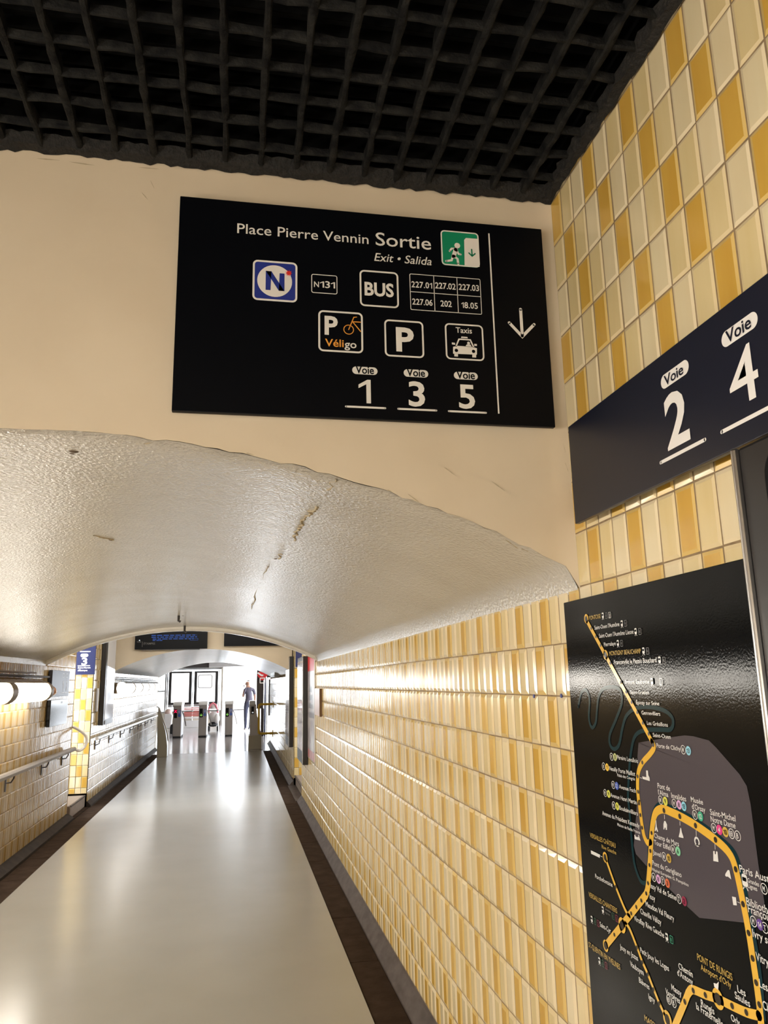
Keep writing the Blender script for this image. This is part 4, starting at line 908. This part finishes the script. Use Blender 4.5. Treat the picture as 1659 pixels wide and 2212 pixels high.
# ================================================================== SCREENS OVER THE SECOND ARCH
SA = root('departure_screen', 'black departure screen reading Étampes on the far bulkhead', 'screen', loc=(-1.05, 13.4, 2.35))
MB().box(-1.64, -.478, 13.40, 13.49, 2.207, 2.62).build('housing', M['sign'], SA, bevel=.004); MB().box(-1.55, -.6, 13.41, 13.49, 2.192, 2.208).build('lower_rail', M['black_metal'], SA)
B = Board((0, 13.40, 0), (1, 0, 0), (0, 0, 1), (0, -1, 0), SA, lambda x, y: (160 + x / 6.914, 1360 + y / 6.914))
B.text('ÉTAMPES', (1040, 226), (1210, 222), 30, M['screen_grey'], bold=.01); B.text('VOIE', (935, 195), (1000, 192), 20, M['screen_grey'], bold=.01)
a = B.uv(1018, 180); b = B.uv(1018, 260); B.polys('divider', [[(a[0], b[1]), (a[0] + .006, b[1]), (a[0] + .006, a[1]), (a[0], a[1])]], M['screen_grey'])
q = []
for v_, u0, u1 in ((2.372, -1.36, -.70), (2.402, -1.38, -.65), (2.432, -1.38, -.65)):
    u = u0; rr_ = random.Random(int(v_ * 1000))
    while u < u1: w_ = rr_.uniform(.03, .09); q.append([(u, v_ - .007), (min(u + w_, u1), v_ - .007), (min(u + w_, u1), v_ + .007), (u, v_ + .007)]); u += w_ + .018
for u in (-1.36, -1.30, -1.25): q.append([(u, 2.342), (u + .045, 2.342), (u + .045, 2.354), (u, 2.354)])
B.polys('message_line', q, M['screen_blue']); B.polys('message_box', rring(-.76, -.63, 2.345, 2.378, .004, .004), M['screen_blue'])
B.polys('track_mark', [[(-1.575, 2.345), (-1.56, 2.345), (-1.56, 2.36), (-1.575, 2.36)]], M['screen_white']); adopt(SA)
SB = root('departure_screen', 'blank black departure screen right of the Étampes screen', 'screen', loc=(.35, 13.4, 2.4))
MB().box(-.205, .92, 13.40, 13.49, 2.243, 2.62).build('housing', M['sign'], SB, bevel=.004); MB().box(-.18, .9, 13.396, 13.402, 2.265, 2.60).build('glass', M['sign'], SB); adopt(SB)

# ================================================================== RIGHT WALL THINGS
PO = root('poster', 'tall poster with red top band at the end of the right wall', 'poster', loc=(XR - .006, 9.95, 1.3))
MB().box(XR - .012, XR - .006, 9.45, 10.36, .69, 2.05).build('sheet', M['poster_white'], PO)
B = Board((XR - .012, 0, 0), (0, -1, 0), (0, 0, 1), (-1, 0, 0), PO)
B.polys('top_band', [[(-10.36, 1.76), (-9.46, 1.76), (-9.46, 2.05), (-10.36, 2.05)]], M['poster_red'])
q = []
for v_, w_ in ((1.50, .34), (1.40, .52), (1.30, .44), (1.19, .55)):
    u = -10.2
    while u < -10.2 + w_: q.append([(u, v_), (u + .08, v_), (u + .08, v_ + .07), (u, v_ + .07)]); u += .11
B.polys('printed_block', q, M['poster_ink']); B.polys('foot_band', [[(-10.3 + .18 * i, .70), (-10.22 + .18 * i, .70), (-10.22 + .18 * i, .80), (-10.3 + .18 * i, .80)] for i in range(5)], M['poster_red'])
MB().box(XR - .018, XR - .006, 9.43, 9.45, .67, 2.05).build('edge_strip', M['steel'], PO); adopt(PO)
for nm, lb, x, y0, y1, z0, z1 in (('advert_case', 'black advert case between the tall poster and the right side passage', XR, 10.4, 11.32, .585, 1.96), ('advert_case', 'black advert case just past the right side passage towards the gates', XR + .015, 13.29, 14.25, .585, 2.055)):
    A = root(nm, lb, 'display case', loc=(x, (y0 + y1) / 2, 1.2)); xf = x - .072
    MB().box(xf, x - .006, y0, y1, z0, z1).build('frame', M['black_metal'], A, bevel=.005)
    MB().box(xf - .004, xf + .004, y0 + .04, y1 - .03, z0 + .16, z1 - .06).build('poster_face', mat('lit_poster', (.62, .61, .64), .07, noise=(4, .7, (.40, .30, .34)), spec=.6), A, bevel=.001)
    MB().box(xf - .006, xf + .002, y0 + .01, y0 + .035, z0 + .02, z1 - .02).build('edge_trim', M['steel'], A, bevel=.001)
    MB().box(xf - .003, xf + .002, y0 + .04, y1 - .03, z0 + .03, z0 + .13).build('lower_panel', M['dark_metal'], A, bevel=.001); adopt(A)
NB = root('notice_board', 'small pale notice board on the right wall before the poster', 'notice', loc=(XR, 9.0, 1.4))
MB().box(XR - .03, XR - .004, 8.72, 8.745, 1.25, 1.55).build('side_strip', M['wood_edge'], NB); MB().box(XR - .018, XR - .004, 8.745, 9.40, 1.25, 1.55).build('sheet', M['pink_paper'], NB); adopt(NB)
S4 = root('track_sign', 'dark blue sign high on the right side passage wall', 'sign', loc=(1.3, 13.16, 2.2))
MB().box(.975, 1.65, 13.155, 13.19, 1.875, 2.6).build('board', M['blue_sign'], S4, bevel=.003); adopt(S4)
UB = root('wall_unit', 'grey wall box under the far right vault near the gates', 'wall box', loc=(XR, 18.3, 1.9))
MB().box(XR - .10, XR + .012, 17.6, 19.6, 1.755, 1.87).build('case', M['grey_metal'], UB, bevel=.008); MB().box(XR - .105, XR - .098, 17.7, 19.5, 1.77, 1.80).build('slot', M['dark_metal'], UB); adopt(UB)

# ================================================================== TICKET GATES
def fin(name, label, y, prof, flip):
    R_ = root(name, label, 'barrier', loc=(prof[0][0], y, 0))
    MB().prism(prof, 'y', y, y + .35).build('panel', M['beige_metal'], R_, bevel=.006); return R_
lfp = [(-1.765, 0), (-1.535, 0), (-1.54, .25), (-1.565, .45), (-1.60, .62), (-1.65, .78), (-1.71, .96), (-1.76, 1.10), (-1.775, 1.10)]
f1 = fin('barrier_fin', 'curved beige end panel with steel edge at the left of the gates', 19.35, lfp, False)
mb = MB(); mb.tube([(-1.513, 19.33, .36), (-1.54, 19.33, .52), (-1.585, 19.33, .66), (-1.635, 19.33, .80), (-1.70, 19.33, .98), (-1.755, 19.33, 1.11), (-1.80, 19.5, 1.13)], .017, 10); mb.build('edge_rail', M['steel'], f1, smooth=True); adopt(f1)
f2 = root('ticket_gate', 'flared pale gate post beside the yellow tube barrier', 'ticket gate', loc=(.5, 20.6, 0))
MB().prism([(.385, .33), (.664, .33), (.63, .52), (.58, .72), (.55, .88), (.53, 1.02), (.53, 1.10), (.36, 1.10), (.37, .75)], 'y', 20.62, 21.1).build('body', M['gate_grey'], f2, bevel=.006)
MB().box(.35, .675, 20.6, 21.2, 0, .335).build('plinth', M['beige_metal'], f2, bevel=.008)
MB().prism([(.355, 1.09), (.515, 1.09), (.51, 1.19), (.36, 1.19)], 'y', 20.6, 21.1).build('lid', M['gate_lid'], f2, bevel=.012)
MB().box(.405, .475, 20.612, 20.622, .86, 1.05).build('display', M['sign'], f2)
B = Board((0, 20.612, 0), (1, 0, 0), (0, 0, 1), (0, -1, 0), f2); B.polys('arrow', stroke([(.425, .90), (.455, .90)], .008) + stroke([(.443, .915), (.457, .90), (.443, .885)], .008), M['screen_white']); adopt(f2)
YG = root('tube_barrier', 'bright yellow tube barrier fixed to the right wall by the gates', 'barrier', loc=(.75, 20.54, .7))
pts = [(.945, 20.54, 1.10), (.70, 20.54, 1.10), (.63, 20.54, 1.10), (.603, 20.54, 1.085), (.597, 20.54, 1.05), (.60, 20.54, .43), (.606, 20.54, .395), (.64, 20.54, .38), (.70, 20.54, .38), (.945, 20.54, .38)]
MB().tube(pts, .030, 10).build('tube', M['yellow_paint'], YG, smooth=True)
MB().box(.94, .955, 20.46, 20.62, 1.02, 1.18).box(.94, .955, 20.46, 20.62, .30, .46).build('wall_plate', M['yellow_paint'], YG); adopt(YG)
def gate(x, label, mark):
    G = root('ticket_gate', label, 'ticket gate', loc=(x, 25.9, 0)); w = .125
    MB().box(x - w, x + w, 25.9, 27.1, .05, .99).build('body', M['gate_grey'], G, bevel=.012)
    MB().box(x - w + .004, x + w - .004, 25.905, 27.09, .0, .05).build('base', M['rubber'], G)
    MB().prism([(25.86, .99), (27.15, .99), (27.12, 1.06), (26.9, 1.09), (26.1, 1.09), (25.9, 1.04)], 'x', x - w - .012, x + w + .012).build('lid', M['gate_lid'], G, bevel=.01)
    dsp = MB().box(x - .10, x - .005, 25.893, 25.901, .61, .88).build('display', M['sign'], G)
    B = Board((0, 25.892, 0), (1, 0, 0), (0, 0, 1), (0, -1, 0), G)
    B.into(dsp)
    if mark == 'x': B.polys('cross', stroke([(x - .088, .775), (x - .018, .855)], .02, False) + stroke([(x - .018, .775), (x - .088, .855)], .02, False), M['led_red'])
    else: B.polys('arrow', stroke([(x - .052, .72), (x - .052, .66)], .014) + stroke([(x - .082, .685), (x - .052, .65), (x - .022, .685)], .014), M['led_green'])
    B.into()
    B.polys('validator_disc', [circle((x + .062, .80), .045, .055)], M['gate_blue'], 1); B.polys('validator_disc', [circle((x + .062, .69), .045, .05)], M['gate_blue'], 1)
    B.polys('validator_ring', ring((x + .062, .80), .030, .020), M['gate_lid'], 2)
    MB().tube([(x + w, 26.4, .80), (x + .36, 26.4, .80), (x + .48, 26.4, .80)], .019, 8).build('turnstile_arm', M['steel'], G, smooth=True)
    MB().tube([(x + w, 26.4, .80), (x + .20, 26.25, .60), (x + .26, 26.12, .36)], .019, 8).build('turnstile_arm', M['steel'], G, smooth=True)
    adopt(G); return G
gate(-1.785, 'leftmost grey ticket gate showing a red cross', 'x'); gate(-1.0, 'middle grey ticket gate with green arrow beside the stroller', 'g'); gate(-.19, 'grey ticket gate standing before the bright doorway', 'g')

# ================================================================== FAR HALL
for nm, lb, x0, x1, sheet in (('advert_display', 'left black poster frame with glaring white sheet in the far window', -2.64, -1.735, 0), ('advert_display', 'right black poster frame with rounded inner panel in the far window', -1.645, -.70, 1)):
    A = root(nm, lb, 'poster frame', loc=((x0 + x1) / 2, 32.9, .87)); w_ = .11
    for a, b, c, d in ((x0, x0 + w_, .86, 2.16), (x1 - w_, x1, .86, 2.16), (x0 + w_, x1 - w_, 2.09, 2.16), (x0 + w_, x1 - w_, .86, .94)): MB().box(a, b, 32.84, 32.93, c, d).build('frame_side', M['black_metal'], A, bevel=.006)
    MB().box(x0 + w_, x1 - w_, 32.89, 32.893, .94, 2.09).build('sheet', mat('backlit_sheet', (.85, .85, .86), .4, emit=(1, 1, 1), estr=1.1), A)
    if sheet:
        B = Board((0, 32.889, 0), (1, 0, 0), (0, 0, 1), (0, -1, 0), A); B.polys('inner_panel', rring(-1.50, -.93, 1.48, 2.02, .08, .035), M['grey_metal'], 1)
    MB().box(x0, x1, 32.86, 32.95, .76, .86).build('bottom_panel', M['grey_metal'], A)
    MB().tube([(x1 + .045, 32.87, 0), (x1 + .045, 32.87, 2.2)], .03, 8).build('stand_post', M['steel'], A); adopt(A)
BN = root('bench', 'bench with red slatted back between the two left gates', 'bench', loc=(-1.7, 32, 0))
for i in range(6): MB().box(-2.02, -1.30, 32.20, 32.23, .42 + .058 * i, .42 + .058 * i + .045).build('slat', M['bench_red'], BN, bevel=.006)
MB().box(-2.02, -1.30, 31.8, 32.2, .34, .385).build('seat', M['bench_white'], BN, bevel=.01); MB().box(-1.98, -1.34, 31.9, 32.15, .0, .26).build('plinth', M['bench_white'], BN, bevel=.01)
for x in (-2.0, -1.36): MB().tube([(x, 32.0, 0), (x, 32.0, .34), (x, 32.19, .40), (x, 32.22, .78)], .018, 8).build('support', M['dark_metal'], BN)
adopt(BN)
SR = root('stroller', 'pink hooded stroller beside the middle ticket gate', 'stroller', loc=(-.75, 29.4, 0))
def ell(name, m, c, r, parent, u=14, v=9, z0=-1.0, rot=0):
    mb = MB(); rows = []; Rm = Matrix.Rotation(rot, 3, 'Y')
    for i in range(v + 1):
        t = -PI / 2 + PI * i / v
        if math.sin(t) < z0: continue
        rows.append([tuple(Vector(c) + Rm @ Vector((r[0] * math.cos(t) * math.cos(2 * PI * j / u), r[1] * math.cos(t) * math.sin(2 * PI * j / u), r[2] * math.sin(t)))) for j in range(u + 1)])
    mb.grid(rows); return mb.build(name, m, parent, smooth=True)
ell('hood', M['white_cloth'], (-.76, 29.5, .72), (.16, .2, .22), SR, z0=0)
MB().tube([(-.945, 29.35, .62), (-.93, 29.35, .78), (-.87, 29.35, .92), (-.78, 29.35, .965), (-.69, 29.35, .90), (-.63, 29.35, .74), (-.60, 29.35, .62)], .030, 8).build('hood_rim', M['pink'], SR, smooth=True)
ell('seat', M['white_cloth'], (-.74, 29.45, .47), (.19, .24, .20), SR); ell('cover', M['white_cloth'], (-.64, 29.3, .42), (.11, .15, .17), SR)
ell('basket', M['rubber'], (-.77, 29.45, .22), (.17, .22, .09), SR)
for x0, x1 in ((-.92, -.60), (-.60, -.92)): MB().tube([(x0, 29.4, .12), ((x0 + x1) / 2, 29.35, .36), (x1, 29.5, .72)], .014, 6).build('frame_tube', M['steel'], SR)
for x, y in ((-.92, 29.3), (-.60, 29.3), (-.9, 29.75), (-.62, 29.75)): MB().tube([(x - .022, y, .085), (x + .022, y, .085)], .085, 14).build('wheel', M['rubber'], SR, smooth=True)
adopt(SR)
o = root('shopping_trolley', 'white fabric shopping trolley left of the first gate', 'trolley', loc=(-2.35, 30.5, 0))
MB().prism([(-2.56, .08), (-2.30, .08), (-2.26, .55), (-2.34, .62), (-2.55, .60)], 'y', 30.3, 30.6).build('bag', M['white_cloth'], o, bevel=.03)
ell('bundle', M['pink_paper'], (-2.42, 30.4, .66), (.13, .12, .12), o); MB().tube([(-2.5, 30.62, .1), (-2.5, 30.66, .9), (-2.32, 30.66, .9), (-2.32, 30.62, .1)], .012, 6).build('handle', M['steel'], o)
for x in (-2.53, -2.31): MB().tube([(x - .015, 30.5, .07), (x + .015, 30.5, .07)], .07, 12).build('wheel', M['rubber'], o)
adopt(o)
o = MB().prism([(-2.17, 0), (-2.0, 0), (-2.0, .26), (-2.06, .32), (-2.14, .32), (-2.17, .24)], 'y', 28.2, 28.5).build('bag', M['rubber'], bevel=.025); tag(o, 'small black bag on the floor left of the first gate', 'bag')
# folded doors and hanging fittings at the right end
DR = root('folding_gate', 'dark folded metal gate with blue posts at the right of the hall', 'gate', loc=(.85, 25.6, 0))
MB().box(.66, .88, 25.5, 25.56, .84, 2.05).build('door_leaf', M['door_brown'], DR, bevel=.006); MB().box(.71, .83, 25.485, 25.5, .92, 1.72).build('leaf_panel', M['dark_metal'], DR, bevel=.004)
MB().box(.80, .90, 25.5, 25.58, .0, .85).build('door_leaf', M['door_brown'], DR, bevel=.006)
MB().box(.90, .955, 25.42, 25.48, 0, 1.80).build('post', mat('blue_post', (.03, .04, .10), .3), DR, bevel=.006); MB().box(.965, 1.0, 25.42, 25.48, 0, 1.80).build('post', M['grey_metal'], DR, bevel=.006)
MB().box(1.03, 1.13, 25.44, 25.52, .62, 1.75).build('post', M['black_metal'], DR, bevel=.006); adopt(DR)
WT = root('hanging_sign', 'red and white hanging hazard sign over the folded gate', 'sign', loc=(.8, 25.35, 1.9))
MB().prism([(.67, 1.88), (.78, 1.72), (.88, 1.72), (1.0, 1.88), (.9, 1.98), (.72, 1.98)], 'y', 25.36, 25.38).build('red_panel', M['poster_red'], WT)
B = Board((0, 25.355, 0), (1, 0, 0), (0, 0, 1), (0, -1, 0), WT); B.polys('white_stripe', stroke([(.68, 1.955), (.80, 1.87), (.86, 1.87)], .05, False) + rring(.745, .92, 1.62, 1.80, .03, .03), WB, 1); adopt(WT)
LB = root('ceiling_box', 'dark ceiling box with a lit strip at the right of the hall', 'light', loc=(1.0, 25.4, 2.0))
MB().box(.70, 1.15, 25.6, 25.9, 1.98, 2.18).box(.98, 1.16, 25.6, 25.9, 1.80, 2.10).build('case', M['dark_metal'], LB, bevel=.01)
MB().box(.80, 1.10, 25.28, 25.34, 2.115, 2.15).build('lit_strip', M['lamp_cool'], LB); adopt(LB)

# ---- man by the doorway
def person():
    R_ = root('person', 'man in grey blue T-shirt and dark trousers raising a cup by the doorway', 'person', loc=(.47, 28.8, 0))
    x0, y0 = .47, 28.8
    J = {}
    def j(n, x, y, z, r): J[n] = (Vector((x0 + x, y0 + y, z)), r)
    j('pel', .02, 0, .95, (.17, .125)); j('waist', .01, 0, 1.10, (.178, .125)); j('chest', 0, 0, 1.30, (.20, .135)); j('neckb', -.015, 0, 1.455, (.085, .075)); j('neck', -.03, -.005, 1.52, (.055, .058)); j('head', -.045, -.01, 1.63, (.082, .095)); j('crown', -.04, 0, 1.70, (.066, .075))
    j('shl', -.14, -.03, 1.40, (.07, .065)); j('ell', -.20, -.10, 1.17, (.048, .045)); j('wrl', -.135, -.16, 1.40, (.034, .032)); j('hal', -.105, -.16, 1.47, (.042, .03))
    j('shr', .17, .02, 1.40, (.072, .068)); j('elr', .225, .06, 1.16, (.048, .046)); j('wrr', .205, .0, .95, (.034, .034)); j('har', .195, -.02, .87, (.042, .03))
    j('hpl', -.085, -.02, .88, (.10, .10)); j('knl', -.10, -.04, .50, (.068, .068)); j('anl', -.10, .03, .10, (.045, .05)); j('tol', -.13, -.12, .045, (.042, .035))
    j('hpr', .10, .02, .88, (.10, .10)); j('knr', .09, .05, .50, (.068, .068)); j('anr', .06, .12, .10, (.045, .05)); j('tor', .0, .02, .045, (.042, .035))
    E_ = [('pel', 'waist'), ('waist', 'chest'), ('chest', 'neckb'), ('neckb', 'neck'), ('neck', 'head'), ('head', 'crown'), ('neckb', 'shl'), ('shl', 'ell'), ('ell', 'wrl'), ('wrl', 'hal'), ('neckb', 'shr'), ('shr', 'elr'), ('elr', 'wrr'), ('wrr', 'har'), ('pel', 'hpl'), ('hpl', 'knl'), ('knl', 'anl'), ('anl', 'tol'), ('pel', 'hpr'), ('hpr', 'knr'), ('knr', 'anr'), ('anr', 'tor')]
    # fingers: short skinned chains rooted in each palm
    for hn, d, side in (('hal', Vector((.02, .0, .03)), Vector((0, .02, 0))), ('har', Vector((-.005, -.005, -.045)), Vector((0, .018, 0)))):
        p = J[hn][0] - Vector((x0, y0, 0))
        for i in range(4):
            q = p + side * (i - 1.5) + d * .9; j(hn + 'a%d' % i, *q, (.0105, .0105)); q2 = q + d * (.8 + .1 * (i in (1, 2))) + Vector((-.012, 0, 0)) * (1 if hn == 'har' else -1); j(hn + 'b%d' % i, *q2, (.009, .009)); E_ += [(hn, hn + 'a%d' % i), (hn + 'a%d' % i, hn + 'b%d' % i)]
        q = p - side * 2.0 + d * .2; j(hn + 't', *q, (.0115, .0115)); q2 = q + d * .8; j(hn + 'u', *q2, (.0095, .0095)); E_ += [(hn, hn + 't'), (hn + 't', hn + 'u')]
    names = list(J); me = bpy.data.meshes.new('body')
    me.from_pydata([J[n][0] for n in names], [(names.index(a), names.index(b)) for a, b in E_], [])
    o = bpy.data.objects.new('body_src', me); COL.objects.link(o)
    md = o.modifiers.new('s', 'SKIN'); md.use_smooth_shade = True; sv = me.skin_vertices[0].data
    for i, n in enumerate(names): sv[i].radius = J[n][1]; sv[i].use_root = n == 'pel'
    o.modifiers.new('d', 'SUBSURF').levels = 2; o.modifiers['d'].render_levels = 2
    dg = bpy.context.evaluated_depsgraph_get(); m2 = bpy.data.meshes.new_from_object(o.evaluated_get(dg)); bpy.data.objects.remove(o)
    m2.name = 'body'; m2.materials.clear()
    b = link('body', m2, R_, [M['skin'], M['shirt'], M['trousers'], M['shoe']])
    for p in m2.polygons:
        c = p.center; dx = c.x - x0
        torso = .97 < c.z < 1.49 and -.17 < dx < .16
        sleeve = c.z > 1.24 and c.z < 1.5 and (dx > .12 or (dx < -.12 and c.y > y0 - .085))
        p.material_index = 3 if c.z < .085 else (2 if c.z < .98 and abs(dx) < .19 and not (dx > .165 and c.z > .80) else (1 if torso or sleeve else 0))
    ell('hair', M['hair'], (x0 - .035, y0 + .008, 1.665), (.088, .103, .085), R_, z0=.25, rot=.25)
    for sx in (-1, 1): ell('ear', M['skin'], (x0 - .035 + .015, y0 + sx * .095, 1.615), (.018, .012, .03), R_, 8, 6)
    ell('nose', M['skin'], (x0 - .128, y0 - .012, 1.605), (.022, .014, .022), R_, 8, 6)
    for sx in (-1, 1): ell('eye', M['rubber'], (x0 - .112, y0 - .012 + sx * .032, 1.635), (.008, .013, .008), R_, 8, 6)
    MB().box(x0 - .122, x0 - .112, y0 - .035, y0 + .012, 1.560, 1.568).build('mouth', M['poster_ink'], R_)
    adopt(R_)
    c = MB(); c.tube([(x0 - .165, y0 - .15, 1.50), (x0 - .16, y0 - .148, 1.585)], [.03, .038], 12); o = c.build('paper_cup', M['gate_lid'], smooth=True); tag(o, 'white paper cup in the raised hand of the man', 'cup')
person()
